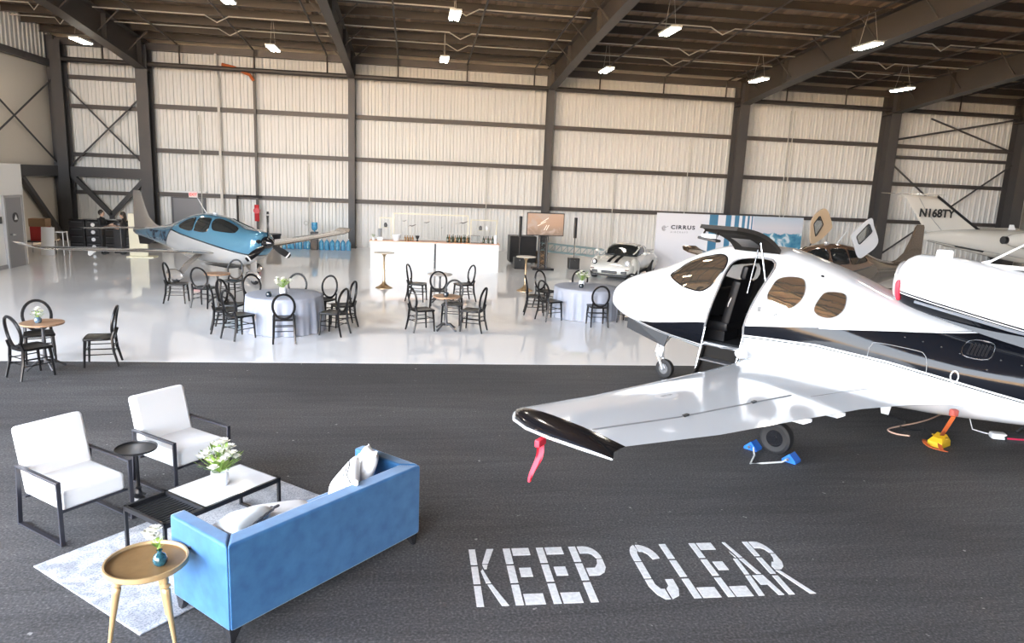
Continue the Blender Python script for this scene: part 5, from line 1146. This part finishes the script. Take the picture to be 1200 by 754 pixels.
# ------------------------------------------------------------------ bar
BARW = mat('bar_white_gloss', (.85, .85, .85), .25)
COPPER = mat('copper_edge', (.70, .42, .30), .35, metal=.4)
for i, (xa, xb) in enumerate(((-1.50, .68), (.76, 2.95))):
    t_ = thing('bar_counter', ['white bar counter, half nearer the blue plane', 'white bar counter, half nearer the speaker tower'][i], 'bar', ((xa + xb) / 2, 25.0, .003), 0, 'white bar counters')
    L = xb - xa; MB().box((0, .0, .49), (L, .05, .98)).obj('front_panel', BARW, t_); 
    for sg in (-1, 1): MB().box((sg * (L / 2 - .02), .33, .49), (.04, .62, .98)).obj('side_panel', BARW, t_)
    MB().box((0, .30, .995), (L + .06, .72, .03)).obj('countertop', COPPER, t_)
    MB().box((0, .35, .45), (L - .1, .5, .02)).obj('shelf', BARW, t_)
MB().box((.72, 25.02, .52), (.05, .03, .86)).obj('seam_strip', IRONG, t_, loc=(-(.76 + 2.95) / 2, -25.0, 0))
bz = 1.016
CLR = mat('clear_glass', (.85, .88, .88), .03, trans=.9); BOT = mat('bottle_dark', (.03, .045, .02), .08, coat=.6); AMB = mat('bottle_amber', (.25, .12, .03), .1, coat=.6)
def bottle(x, y, lab, m, h=.30, grp='bottles on the bar'):
    o = MB().lathe([(0, 0), (.035, 0), (.037, .01), (.037, h * .6), (.015, h * .75), (.013, h), (0, h)], 10).obj('bottle', m, None, smooth=True, loc=(x, y, bz)); tag(o, lab, 'bottle', grp)
rnd = random.Random(3)
ordn = ['first', 'second', 'third', 'fourth', 'fifth', 'sixth', 'seventh', 'eighth', 'ninth', 'tenth', 'eleventh', 'twelfth']
for k in range(12): bottle(1.15 + .068 * k + rnd.uniform(-.01, .01), 25.1 + .10 * (k % 2), ordn[k] + ' bottle from the bar seam in the dense row on the counter', (BOT, AMB, BOT)[k % 3], .24 + .05 * rnd.random())
for k in range(4): bottle(-.32 + .085 * k, 25.12, ordn[k] + ' amber bottle right of the white bowl on the bar', AMB, .20)
for k in range(5): bottle(2.42 + .08 * k, 25.15, ordn[k] + ' bottle near the far right end of the bar counter', (BOT, CLR)[k % 2], .26)
o = MB().lathe([(0, 0), (.10, 0), (.15, .16), (.17, .22), (.155, .22), (.09, .02), (0, .02)], 20).obj('ice_bowl', CERW, None, smooth=True, loc=(-.62, 25.1, bz)); tag(o, 'white ice bowl on the bar counter', 'bowl')
o = MB().lathe([(0, 0), (.05, 0), (.02, .06), (.07, .16), (.07, .20), (0, .20)], 14).obj('dark_goblet', BLACK, None, smooth=True, loc=(.10, 25.1, bz)); tag(o, 'dark goblet beside the amber bottles on the bar', 'goblet')
o = MB().box((0, 0, .13), (.34, .22, .26), bev=.02).obj('drink_dispenser', CLR, None, loc=(2.14, 25.22, bz)); tag(o, 'clear square drink dispenser on the right half of the bar', 'dispenser')
o = MB().lathe([(0, 0), (.06, 0), (.06, .30), (.05, .30), (.05, .02), (0, .02)], 16).obj('cylinder_vase', CERW, None, smooth=True, loc=(2.84, 25.1, bz)); tag(o, 'white cylinder vase at the right end of the bar', 'vase')
o = MB().lathe([(0, 0), (.055, 0), (.06, .02), (.06, .28), (.05, .28), (.05, .03), (0, .03)], 16).obj('cylinder_vase', mat('grey_stone', (.3, .3, .3), .6), None, smooth=True, loc=(-1.18, 25.15, bz + .12)); tag(o, 'grey cylinder vase at the left end of the bar', 'vase')
o = MB().box((0, 0, .06), (.18, .18, .12)).obj('display_block', CERW, None, loc=(-1.18, 25.15, bz)); tag(o, 'small white block under the grey vase on the bar', 'block')
t_ = thing('potted_sprig', 'small white pot with green sprig at the left end of the bar', 'plant', (-1.40, 25.1, bz)); vase(t_, [(0, 0), (.05, 0), (.06, .10), (.05, .10), (0, .05)], CERW, 12); bouquet(t_, .12, .09, 3, 10, .04, 41, .014, .06)
# back bar: three clear panels in thin pale frames with dark bird shapes
PFR = mat('pale_brass_frame', (.80, .74, .58), .4)
ACR = mat('clear_acrylic', (.95, .95, .93), .05, trans=.95, alpha=.25)
bbs = []
for i, (xa, xb, z0, z1) in enumerate(((-1.25, -.82, .2, 1.75), (-.76, 1.95, .2, 1.92), (2.02, 3.0, .2, 1.78))):
    t_ = thing('back_bar_panel', ['narrow clear framed panel behind the left end of the bar', 'wide clear framed panel with bird shapes behind the middle of the bar', 'clear framed panel behind the right end of the bar'][i], 'panel', ((xa + xb) / 2, 26.2, .003), 0, 'back bar panels')
    L = xb - xa
    for sg in (-1, 1): MB().box((sg * (L / 2 - .02), 0, z1 / 2), (.04, .04, z1)).obj('frame_post', PFR, t_); MB().box((sg * (L / 2 - .02), 0, .01), (.06, .5, .02)).obj('foot', PFR, t_)
    MB().box((0, 0, z1 - .02), (L - .08, .04, .04)).obj('frame_rail', PFR, t_); MB().box((0, 0, z0), (L - .08, .04, .04)).obj('frame_rail', PFR, t_)
    MB().box((0, 0, (z0 + z1) / 2), (L - .08, .008, z1 - z0 - .06)).obj('clear_panel', ACR, t_)
    bbs.append(t_)
def bird(x, z, s, k):
    b_ = MB(); b_.loft([[(-s, -.03, .0), (-s * .9, -.02, .02 * s)], [(-s * .4, -.03, .22 * s), (-s * .4, -.03, .38 * s)], [(0, -.03, .05 * s), (0, -.03, .28 * s)], [(s * .5, -.03, .25 * s), (s * .5, -.03, .45 * s)], [(s, -.03, .55 * s), (s * .95, -.02, .6 * s)]], caps=False, closed=False)
    b_.obj('bird_shape', mat('driftwood_dark', (.12, .11, .10), .6), bbs[1], loc=(x - .595, 0, z))
for k, (x, z, s) in enumerate(((-.38, 1.62, .09), (-.10, 1.44, .16), (.42, 1.58, .13), (.98, 1.43, .05), (1.50, 1.60, .05), (1.74, 1.60, .18))): bird(x, z, s, k)
for bb, x, z in ((bbs[0], .0, 1.45), (bbs[2], -.12, 1.45), (bbs[2], .12, 1.45)):
    MB().box((x, -.02, z - .06), (.2, .12, .015)).obj('mini_shelf', PFR, bb); MB().lathe([(0, 0), (.05, 0), (.06, .10), (.03, .16), (0, .16)], 10).obj('ornament', IRONG if x <= 0 else CERW, bb, smooth=True, loc=(x, -.04, z - .05))

# ------------------------------------------------------------------ screen tower, speakers, cases
t_ = thing('screen_tower', 'black truss tower carrying a wide screen with a sandy picture', 'screen', (4.76, 26.3, .003))
tw = MB()
for sx in (-1, 1):
    for sy in (-1, 1): tw.cyl((sx * .14, sy * .14, .05), (sx * .14, sy * .14, 2.05), .025, n=8)
for k in range(9):
    z = .1 + k * .21
    for sg in (-1, 1): tw.cyl((-.14, sg * .14, z), (.14, sg * .14, z + .21), .013, n=5); tw.cyl((.14, sg * .14, z), (-.14, sg * .14, z + .21), .013, n=5); tw.cyl((sg * .14, -.14, z), (sg * .14, .14, z + .21), .013, n=5)
tw.obj('truss', BLACK, t_)
MB().box((0, 0, .03), (.75, .6, .06), bev=.01).obj('base_plate', BLACK, t_)
for sx in (-1, 1): MB().box((sx * .34, -.28, .04), (.12, .10, .08)).obj('foot', BLACK, t_)
MB().box((.02, -.20, 1.70), (1.40, .06, .84), bev=.01).obj('screen_body', BLACK, t_)
sm_ = bpy.data.materials.new('screen_picture'); sm_.use_nodes = True; t = sm_.node_tree; b = t.nodes['Principled BSDF']
tcn = t.nodes.new('ShaderNodeTexCoord'); sp = t.nodes.new('ShaderNodeSeparateXYZ'); t.links.new(tcn.outputs['Object'], sp.inputs[0])
base = ramp(t, math_node(t, 'DIVIDE', sp.outputs['Z'], 3.0), [(.43, (.20, .15, .12)), (.50, (.26, .19, .145)), (.56, (.36, .24, .17)), (.70, (.40, .28, .21))])
pc2 = mixc(t, ramp(t, noise_node(t, tcn.outputs['Object'], 2.4, 6, .8), [(.52, (0, 0, 0)), (.62, (1, 1, 1))]), base, (.36, .29, .25))
t.links.new(pc2, b.inputs['Base Color']); t.links.new(pc2, b.inputs['Emission Color']); b.inputs['Emission Strength'].default_value = .10; b.inputs['Roughness'].default_value = .5
MB().box((.02, -.233, 1.70), (1.34, .006, .78)).obj('screen_picture', sm_, t_)
WHT = mat('screen_white', (.8, .72, .66), .5, emis=(.85, .75, .68), estr=.25)
for k, (x, z, L, a) in enumerate(((-.02, 1.84, .35, .6), (-.12, 1.72, .35, .5), (.02, 1.58, .22, 1.1), (.10, 1.58, .22, 1.1))): MB().box((x, -.238, z), (L, .004, .022), m=Matrix.Rotation(-a, 4, 'Y')).obj('screen_mark', WHT, t_)
def speaker(x, y, lab):
    t_ = thing('column_speaker', lab, 'speaker', (x, y, .003), 0, 'column speakers')
    MB().box((0, 0, .21), (.40, .42, .42), bev=.02).obj('subwoofer', BLACK, t_); MB().cyl((0, 0, .42), (0, 0, 1.18), .02, n=8).obj('pole', BLACK, t_)
    MB().box((0, 0, 1.56), (.11, .12, .78), bev=.02).obj('column', BLACK, t_); MB().box((0, -.213, .21), (.34, .006, .34)).obj('grille', mat('grille_black', (.03, .03, .03), .8), t_)
    MB().cyl((0, -.22, .34), (0, -.212, .34), .02, n=8).obj('badge', STEEL, t_)
speaker(3.90, 26.4, 'black column speaker left of the truss tower'); speaker(6.08, 26.8, 'black column speaker right of the truss tower, by the sports car')
t_ = thing('equipment_case', 'large black equipment crate behind the column speaker left of the tower', 'crate', (4.22, 28.0, .003))
MB().box((0, 0, .62), (1.05, .8, 1.0), bev=.03).obj('case_body', BLACK, t_); MB().box((0, -.41, .5), (.9, .02, .05)).obj('strap', RUBBER, t_)
for sx in (-1, 1): MB().cyl((sx * .4, -.2, .06), (sx * .4, -.2, .0), .05, n=8).obj('caster', STEEL, t_)
for sx in (-1, 1): MB().sph((sx * .18, -.41, .34), .05, (1, .3, 1), 8).obj('latch', STEEL, t_)
MB().box((0, 0, .12), (1.0, .75, .06)).obj('dolly', RUBBER, t_)
o = MB().box((0, 0, .25), (.36, .5, .5), rz=.2, bev=.01).obj('cardboard_box', mat('cardboard', (.30, .19, .11), .8), None, loc=(5.05, 28.2, .003)); tag(o, 'brown cardboard box beside the large black crate', 'box')
TRB = mat('teal_truss', (.30, .42, .45), .35, metal=.4)
t_ = thing('truss_segment', 'long teal lattice boom lying behind the truss tower', 'truss', (6.5, 29.0, .003), -.04)
ts = MB()
for z in (.30, .62):
    ts.cyl((-1.4, -.15, z + .16), (1.3, -.15, z - .05), .028, n=6); ts.cyl((-1.4, .15, z + .16), (1.3, .15, z - .05), .028, n=6)
ts.obj('chord', TRB, t_)
br = MB()
for k in range(10):
    x = -1.3 + k * .27; zz = -.078 * (x + 1.4)
    br.cyl((x, -.15, .46 + zz), (x, -.15, .78 + zz), .014, n=5); br.cyl((x, -.15, .46 + zz), (x + .27, -.15, .76 + zz), .012, n=5)
br.obj('lattice', TRB, t_)
for x in (-1.2, 1.15): MB().bar((x, 0, 0), (x, 0, .42 if x < 0 else .24), .05).obj('stand_leg', IRONG, t_); MB().box((x, 0, .015), (.3, .4, .03)).obj('stand_foot', IRONG, t_)
# display backdrop with printed graphic
t_ = thing('display_backdrop', 'wide printed display wall, white at one end and a mountain view at the other, behind the near jet', 'backdrop', (12.46, 27.2, .003))
t_.scale = (1.038, 1, .985)
def pan(xa, xb, m, z0=.02, z1=2.28, y=-.02, name='backdrop_panel', th=.04): return MB().box(((xa + xb) / 2 - 12, y, (z0 + z1) / 2), (xb - xa, th, z1 - z0)).obj(name, m, t_)
PWH = mat('print_white', (.78, .78, .83), .5)
pan(9.05, 11.1, PWH)
BLU = mat('print_blue', (.06, .20, .34), .5); PSKY = bpy.data.materials.new('print_mountain'); PSKY.use_nodes = True
t = PSKY.node_tree; b = t.nodes['Principled BSDF']; tcn = t.nodes.new('ShaderNodeTexCoord'); sp = t.nodes.new('ShaderNodeSeparateXYZ'); t.links.new(tcn.outputs['Object'], sp.inputs[0])
sky_ = ramp(t, math_node(t, 'DIVIDE', sp.outputs['Z'], 2.3), [(.60, (.52, .52, .60)), (.80, (.62, .62, .68)), (.95, (.50, .58, .68))])
nz = noise_node(t, tcn.outputs['Object'], 2.0, 8, .5)
hl = math_node(t, 'LESS_THAN', sp.outputs['Z'], math_node(t, 'ADD', 1.36, math_node(t, 'MULTIPLY', nz, .5)))
mt = ramp(t, nz, [(.40, (.03, .17, .30)), (.54, (.10, .30, .44)), (.60, (.62, .68, .72))])
t.links.new(mixc(t, hl, sky_, mt), b.inputs['Base Color']); b.inputs['Roughness'].default_value = .5
pan(11.1, 12.9, PWH)
for xa, xb in ((11.13, 11.47), (11.78, 12.0), (12.14, 12.32), (12.44, 12.56), (12.66, 12.74), (12.82, 12.87)): pan(xa, xb, BLU, y=-.043, name='print_stripe', th=.004)
pan(12.9, 14.95, PSKY)
for x in (9.4, 12.9, 14.6): MB().box((x - 12, .35, .02), (.05, .7, .04)).obj('support_foot', STEEL, t_); MB().box((x - 12, .05, 1.1), (.05, .05, 2.2)).obj('support_post', STEEL, t_)
DKP = mat('print_dark_grey', (.06, .06, .08), .5)
text_obj('lettering', 'CIRRUS', .22, lambda u, v: Vector((9.62 - 12 + u * 1.12, -.0445, 1.66 + v * .95)), DKP, t_, bold=.009, space=1.22)
text_obj('lettering', 'AIRCRAFT', .095, lambda u, v: Vector((9.62 - 12 + u, -.0445, 1.50 + v)), mat('print_mid_grey', (.30, .30, .34), .5), t_, bold=.001, space=1.75)
lg = MB()
for k in range(3): lg.tube([(9.36 - 12 + .09 * math.cos(a) + .02 * k, -.046, 1.67 + (.10 - .03 * k) * math.sin(a)) for a in [math.radians(70 + 220 * i / 10) for i in range(11)]], .008, 4)
lg.tube([(9.30 - 12, -.046, 1.60), (9.40 - 12, -.046, 1.70), (9.52 - 12, -.046, 1.76)], .008, 4); lg.obj('logo', mat('print_mid_grey', (.30, .30, .34), .5), t_)

# ------------------------------------------------------------------ sports car
def build_car(loc, rz, sc):
    t_ = thing('sports_car', 'white rear-engined sports car with two black bonnet stripes', 'car', loc, rz, None, sc)   # nose at -x, left side is -y
    CARP = mat('car_white', (.72, .71, .66), .15, coat=.7)
    T = [(0, .30, .46, .40, .58), (.06, .24, .54, .42, .74), (.25, .20, .64, .48, .82), (.6, .18, .75, .52, .86), (.95, .18, .80, .55, .88), (1.3, .18, .85, .58, .86), (1.7, .18, .90, .60, .84), (2.4, .18, .93, .62, .84), (2.9, .18, .94, .64, .88), (3.4, .18, .90, .62, .93), (3.8, .22, .80, .58, .92), (4.1, .30, .68, .52, .85), (4.22, .36, .58, .48, .72)]
    B_ = Body(T, 3.2)
    body = B_.mb([0, .03, .06, .12] + nums(.25, 4.1, .1) + [4.16, 4.22], 44)
    ob = body.obj('body', CARP, t_, smooth=True)
    G = Body([(1.25, .84, .90, .86, .55), (1.45, .80, 1.03, .86, .64), (1.75, .80, 1.20, .88, .66), (2.05, .80, 1.275, .88, .66), (2.5, .80, 1.27, .88, .66), (3.0, .80, 1.17, .88, .63), (3.5, .80, 1.0, .87, .56), (3.85, .78, .86, .82, .45)], 3.0)
    G.mb(nums(1.25, 3.85, .1), 36).obj('glasshouse', GLASS, t_, smooth=True)
    def gl(x, th): return G.pt(x, th, 1.012)
    rf = MB(); rf.loft([[gl(x, math.radians(lin(52, 128, k / 10))) for k in range(11)] for x in nums(1.86, 3.75, .1)], caps=False, closed=False); rf.obj('roof', CARP, t_, smooth=True)
    for s_ in (-1, 1):
        pil = MB(); an = lambda d: math.radians(90 - s_ * d)
        pil.tube([G.pt(x, an(58), 1.01) for x in (1.32, 1.5, 1.7, 1.9)], .03, 6); pil.tube([G.pt(2.55, an(d), 1.01) for d in (40, 60, 75, 90)], .035, 6); pil.tube([G.pt(x, an(50), 1.01) for x in (1.9, 2.3, 2.7, 3.1, 3.5)], .03, 6)
        pil.obj('pillar', CARP, t_, smooth=True)
        for cx, ry, rz_ in ((.78, .20, .36), (3.38, .22, .40)): MB().sph((cx, s_ * .74, .48), 1, (.46, ry, rz_), 18).obj('fender', CARP, t_, smooth=True)
        hl_ = MB(); hl_.sph((.22, s_ * .62, .66), .13, (.55, .85, .95), 16); hl_.obj('headlamp_bowl', CARP, t_, smooth=True)
        hh = MB(); hh.cyl((.18, s_ * .62, .67), (.135, s_ * .63, .675), .10, .095, 18); hh.obj('headlamp', mat('lamp_dark_ring', (.04, .04, .045), .2), t_, smooth=True)
        MB().cyl((.14, s_ * .63, .675), (.125, s_ * .63, .677), .055, .05, 14).obj('headlamp_lens', mat('lens_clear', (.7, .72, .74), .05, coat=1), t_)
        for cx, r_ in ((.80, .30), (3.08, .32)):
            wheel(t_, (cx, s_ * .80, r_), r_, .24, hubm=mat('wheel_alloy', (.35, .35, .36), .3, metal=.8))
        MB().box((-.005, s_ * .56, .34), (.05, .22, .10), bev=.02).obj('bumper_vent', BLACK, t_)
        MB().box((.02, s_ * .66, .44), (.06, .14, .05), bev=.01).obj('indicator', mat('indicator_dark', (.15, .10, .08), .3), t_)
        mr = MB(); mr.sph((1.45, s_ * .95, .98), .09, (.6, 1, .7), 10); mr.bar((1.48, s_ * .80, .92), (1.46, s_ * .92, .96), .03); mr.obj('wing_mirror', CARP, t_, smooth=True)
        def hood(x, y):
            zb, zt, zc, w_ = interp(T, x); return Vector((x, y, zc + (zt - zc) * (1 - abs(y / w_) ** 3.2) ** (1 / 3.2) + .008))
        st = MB(); st.loft([[hood(x, s_ * a * (1 - .05 * x)) for a in (.07, .21)] for x in nums(.30, 1.24, .05)], caps=False, closed=False); st.obj('bonnet_stripe', mat('stripe_black', (.008, .008, .009), .8, spec=.1), t_)
    MB().box((-.01, 0, .33), (.06, .60, .10), bev=.02).obj('grille', BLACK, t_)
    MB().box((.04, 0, .47), (.05, 1.16, .03)).obj('bumper_strip', CARP, t_)
    MB().box((.08, 0, .19), (.12, 1.4, .04), bev=.01).obj('chin_spoiler', BLACK, t_)
    MB().box((2.0, 0, .16), (3.0, 1.2, .08)).obj('underbody', BLACK, t_)
    sp_ = MB(); sp_.box((3.85, 0, .93), (.5, 1.3, .04), bev=.015); sp_.box((3.8, 0, .85), (.3, 1.1, .14)); sp_.obj('rear_spoiler', CARP, t_, smooth=True)
    return t_
build_car((6.60, 23.55, .003), math.radians(58), .92)
# ------------------------------------------------------------------ water cooler and bottles, bin along the back wall
WB = mat('water_bottle_blue', (.05, .28, .55), .12, coat=.8, noise=(8, .2, (.10, .42, .68)))
wb_m = MB().lathe([(0, 0), (.12, 0), (.135, .02), (.135, .12), (.128, .14), (.135, .16), (.135, .30), (.10, .38), (.035, .42), (.03, .47), (0, .47)], 16).mesh('water_bottle', WB, True)
cap_m = MB().lathe([(0, .46), (.038, .46), (.038, .50), (0, .50)], 10).mesh('cap', CERW)
side_l = []
for k in range(7): side_l.append((-5.46 + .165 * k + (.01 if k % 2 else 0), 31.25 + .16 * (k % 2), ordn[k] + ' blue water bottle from the black bin, left of the cooler', .78))
for k in range(6): side_l.append((-3.92 + .225 * k, 31.2, ordn[k] + ' blue water bottle right of the cooler', .92))
for x, y, lab, s_ in side_l:
    o = link('water_bottle', wb_m, None, (x, y, .003)); o.scale = (s_ * .85, s_ * .85, s_ * 1.08); tag(o, lab, 'bottle', 'water bottles along the back wall'); link('cap', cap_m, o)
t_ = thing('water_cooler', 'black water cooler with an upturned blue bottle by the back wall', 'cooler', (-4.2, 31.2, .003))
MB().box((0, 0, .38), (.30, .30, .76), bev=.02).obj('body', BLACK, t_); o2 = MB().box((0, -.16, .58), (.22, .04, .10)).obj('tap_panel', GREYP, t_)
o2 = link('bottle', wb_m, t_, (0, 0, 1.16)); o2.rotation_euler = (PI, 0, 0); o2.scale = (.95, .95, .85)
o = MB().lathe([(0, 0), (.26, 0), (.30, .55), (.33, .58), (.33, .64), (.10, .66), (0, .66)], 20).obj('bin', BLACK, None, smooth=True, loc=(-5.86, 31.0, .003)); tag(o, 'round black bin at the back wall behind the propeller', 'bin')
o = MB().tube([V(-4.75 + .09 * math.cos(a), 32.6, 1.02 + .09 * math.sin(a)) for a in [i * PI / 6 for i in range(12)]], .012, 5, closed=True).obj('hose_ring', CONDUIT); tag(o, 'small pale hose ring hanging on the back wall beside the cooler', 'ring')
# ------------------------------------------------------------------ storage in the left corner
t_ = None
for k in range(4):
    t_ = thing('tool_cabinet', ['black tool cabinet row unit next to the corner column', 'black tool cabinet bearing the round white badges', 'black tool cabinet behind the standing man', 'black tool cabinet behind the long-haired woman'][k], 'cabinet', (-12.28 + .56 * k, 28.5, .003), 0, 'black tool cabinets')
    MB().box((0, 0, .60), (.54, .6, 1.16), bev=.01).obj('carcass', BLACKG, t_)
    for j in range(4):
        d_ = MB().box((0, -.31, .18 + .27 * j), (.50, .025, .25), bev=.004).obj('drawer', BLACK, t_); MB().box((0, -.33, .27 + .27 * j), (.36, .02, .02)).obj('drawer_pull', IRONG, d_)
        if k == 1: MB().cyl((0, -.325, .18 + .27 * j), (0, -.345, .18 + .27 * j), .07, n=12).obj('badge', CERW, d_)
o = MB().box((0, 0, .25), (.5, .4, .5), bev=.01).obj('red_crate', mat('crate_red', (.45, .03, .03), .5), None, loc=(-13.1, 27.3, .45)); tag(o, 'red crate on the trolley in the left corner, under a brown carton', 'crate')
o = MB().box((0, 0, .14), (.55, .4, .28), bev=.005).obj('carton', mat('cardboard', (.30, .19, .11), .8), None, loc=(-13.1, 27.3, .95)); tag(o, 'brown carton on top of the red crate in the left corner', 'carton')
t_ = thing('trolley', 'low trolley carrying the red crate in the left corner', 'trolley', (-13.1, 27.3, .003))
MB().box((0, 0, .42), (.9, .5, .04)).obj('deck', IRONG, t_)
for sx in (-1, 1):
    for sy in (-1, 1): MB().cyl((sx * .4, sy * .2, 0), (sx * .4, sy * .2, .42), .02, n=6).obj('leg', STEEL, t_)
o = MB().box((0, 0, .48), (.42, .04, .98), m=Matrix.Rotation(-.14, 4, 'X')).obj('white_board', CERW, None, loc=(-12.6, 26.7, .01)); tag(o, 'white board leaning in front of the trolley in the left corner', 'board')
t_ = thing('step_stool', 'pale metal frame stool beside the white board in the left corner', 'stool', (-12.35, 27.0, .003))
MB().box((0, 0, .80), (.4, .35, .03)).obj('step', CERW, t_)
for sx in (-1, 1):
    for sy in (-1, 1): MB().cyl((sx * .2, sy * .2, 0), (sx * .18, sy * .15, .80), .015, n=6).obj('leg', CERW, t_)
t_ = thing('cream_panel', 'tall cream panel standing behind the tail of the blue plane', 'panel', (-9.70, 26.9, .003))
MB().box((0, 0, .78), (.62, .10, 1.50), bev=.02).obj('board', mat('cream_panel_paint', (.70, .66, .50), .5), t_); MB().box((.1, 0, .02), (.9, .5, .04)).obj('foot', mat('cream_panel_paint', (.70, .66, .50), .5), t_)

# ------------------------------------------------------------------ two people
SKIN = mat('skin', (.55, .36, .26), .55); HAIRD = mat('dark_hair', (.02, .014, .01), .5); CLOB = mat('black_clothing', (.012, .012, .014), .8)
def person(lab, loc, rz, sc, long_hair):
    t_ = thing('person', lab, 'person', loc, rz, None, sc)     # faces +x
    def skin(name, V_, E_, R_, m, lev=1):
        me = bpy.data.meshes.new(name); me.from_pydata(V_, E_, []); o = link(name, me, t_); sk = o.modifiers.new('skin', 'SKIN'); sk.use_smooth_shade = True
        for i, r_ in enumerate(R_): me.skin_vertices[0].data[i].radius = (r_, r_) if not isinstance(r_, tuple) else r_
        me.skin_vertices[0].data[0].use_root = True
        sb = o.modifiers.new('sub', 'SUBSURF'); sb.levels = lev; sb.render_levels = lev; me.materials.append(m); return o
    W_ = .17
    V_ = [(0, 0, .95), (0, 0, 1.15), (0, 0, 1.36), (.01, 0, 1.46), (.02, 0, 1.52),
          (0, W_, 1.40), (.06, W_ + .05, 1.14), (.30, W_ - .04, 1.10), (.40, W_ - .06, 1.12),
          (0, -W_, 1.40), (.06, -W_ - .05, 1.14), (.28, -W_ + .04, 1.16), (.38, -W_ + .06, 1.19),
          (0, .09, .88), (.01, .10, .48), (-.02, .11, .08), (.12, .12, .04), (0, -.09, .88), (.03, -.10, .48), (.0, -.11, .08), (.14, -.12, .04)]
    E_ = [(0, 1), (1, 2), (2, 3), (3, 4), (2, 5), (5, 6), (6, 7), (7, 8), (2, 9), (9, 10), (10, 11), (11, 12), (0, 13), (13, 14), (14, 15), (15, 16), (0, 17), (17, 18), (18, 19), (19, 20)]
    R_ = [(.15, .12), (.13, .105), (.15, .11), .07, .05, .065, .048, .035, .03, .065, .048, .035, .03, .09, .062, .042, .035, .09, .062, .042, .035]
    skin('body', V_, E_, R_, CLOB)
    hd = MB(); hd.sph((.03, 0, 1.63), .105, (.92, .78, 1.12), 18); hd.sph((.135, 0, 1.615), .02, (1, .7, 1.3), 8); hd.sph((.095, 0, 1.555), .035, (1, 1.0, .8), 8)
    for s_ in (-1, 1): hd.sph((.02, s_ * .085, 1.62), .024, (.7, .35, 1.1), 8)
    hd.cyl((.02, 0, 1.48), (.025, 0, 1.58), .048, .045, 10); ho = hd.obj('head', SKIN, t_, smooth=True)
    for s_ in (-1, 1): MB().sph((.118, s_ * .035, 1.645), .011, n=8).obj('eye', BLACK, ho)
    MB().box((.125, 0, 1.575), (.012, .045, .008)).obj('mouth', mat('lip', (.4, .12, .1), .5), ho)
    h = MB(); h.sph((.005, 0, 1.66), .115, (.95, .86, 1.05), 16)
    if long_hair: h.sph((-.06, 0, 1.50), .10, (.6, 1.0, 2.0), 12)
    h.obj('hair', HAIRD, t_, smooth=True)
    for s_, p0, p1 in ((1, V_[7], V_[8]), (-1, V_[11], V_[12])):
        p0, p1 = Vector(p0), Vector(p1); d = (p1 - p0).normalized(); fa = MB(); fa.tube([p0 - d * .14, p0, p1], [.036, .033, .026], 8); fa.obj('forearm', SKIN, t_, smooth=True)
        hn = MB(); hn.sph(p1 + d * .04, .045, (1.0, .45, .9), 10, m=d.to_track_quat('X', 'Z').to_matrix().to_4x4())
        for k in range(4): q = p1 + d * .07 + Vector((0, 0, .025 - .017 * k)); hn.tube([q, q + d * (.04 + .008 * (1 - abs(k - 1.5))), q + d * .06 + Vector((0, -s_ * .02, -.008))], [.0095, .009, .007], 6)
        q = p1 + d * .03 + Vector((0, -s_ * .02, .02)); hn.tube([q, q + d * .035 + Vector((0, -s_ * .015, .025))], [.011, .008], 6); hn.obj('hand', SKIN, t_, smooth=True)
    for s_ in (-1, 1): MB().sph((.06 if s_ > 0 else .08, s_ * .115, .045), .05, (2.4, .95, .85), 10).obj('shoe', BLACK, t_, smooth=True)
person('person in dark clothes with short dark hair standing in profile by the black cabinets', (-11.14, 27.5, .003), -.1, .90, False)
person('person in dark clothes with long dark hair facing the other at the black cabinets', (-10.45, 27.65, .003), PI + .15, .87, True)
t_ = thing('service_cart', 'dark service cart with a rounded hood between the two people', 'cart', (-10.80, 28.02, .003))
t_.scale = (.9, .6, 1)
MB().box((0, 0, .475), (.3, .3, .95), bev=.02).obj('body', BLACK, t_); MB().sph((0, 0, 1.0), .20, (1, .7, .9), 14).obj('hood', mat('hood_dark', (.03, .03, .035), .3), t_, smooth=True)
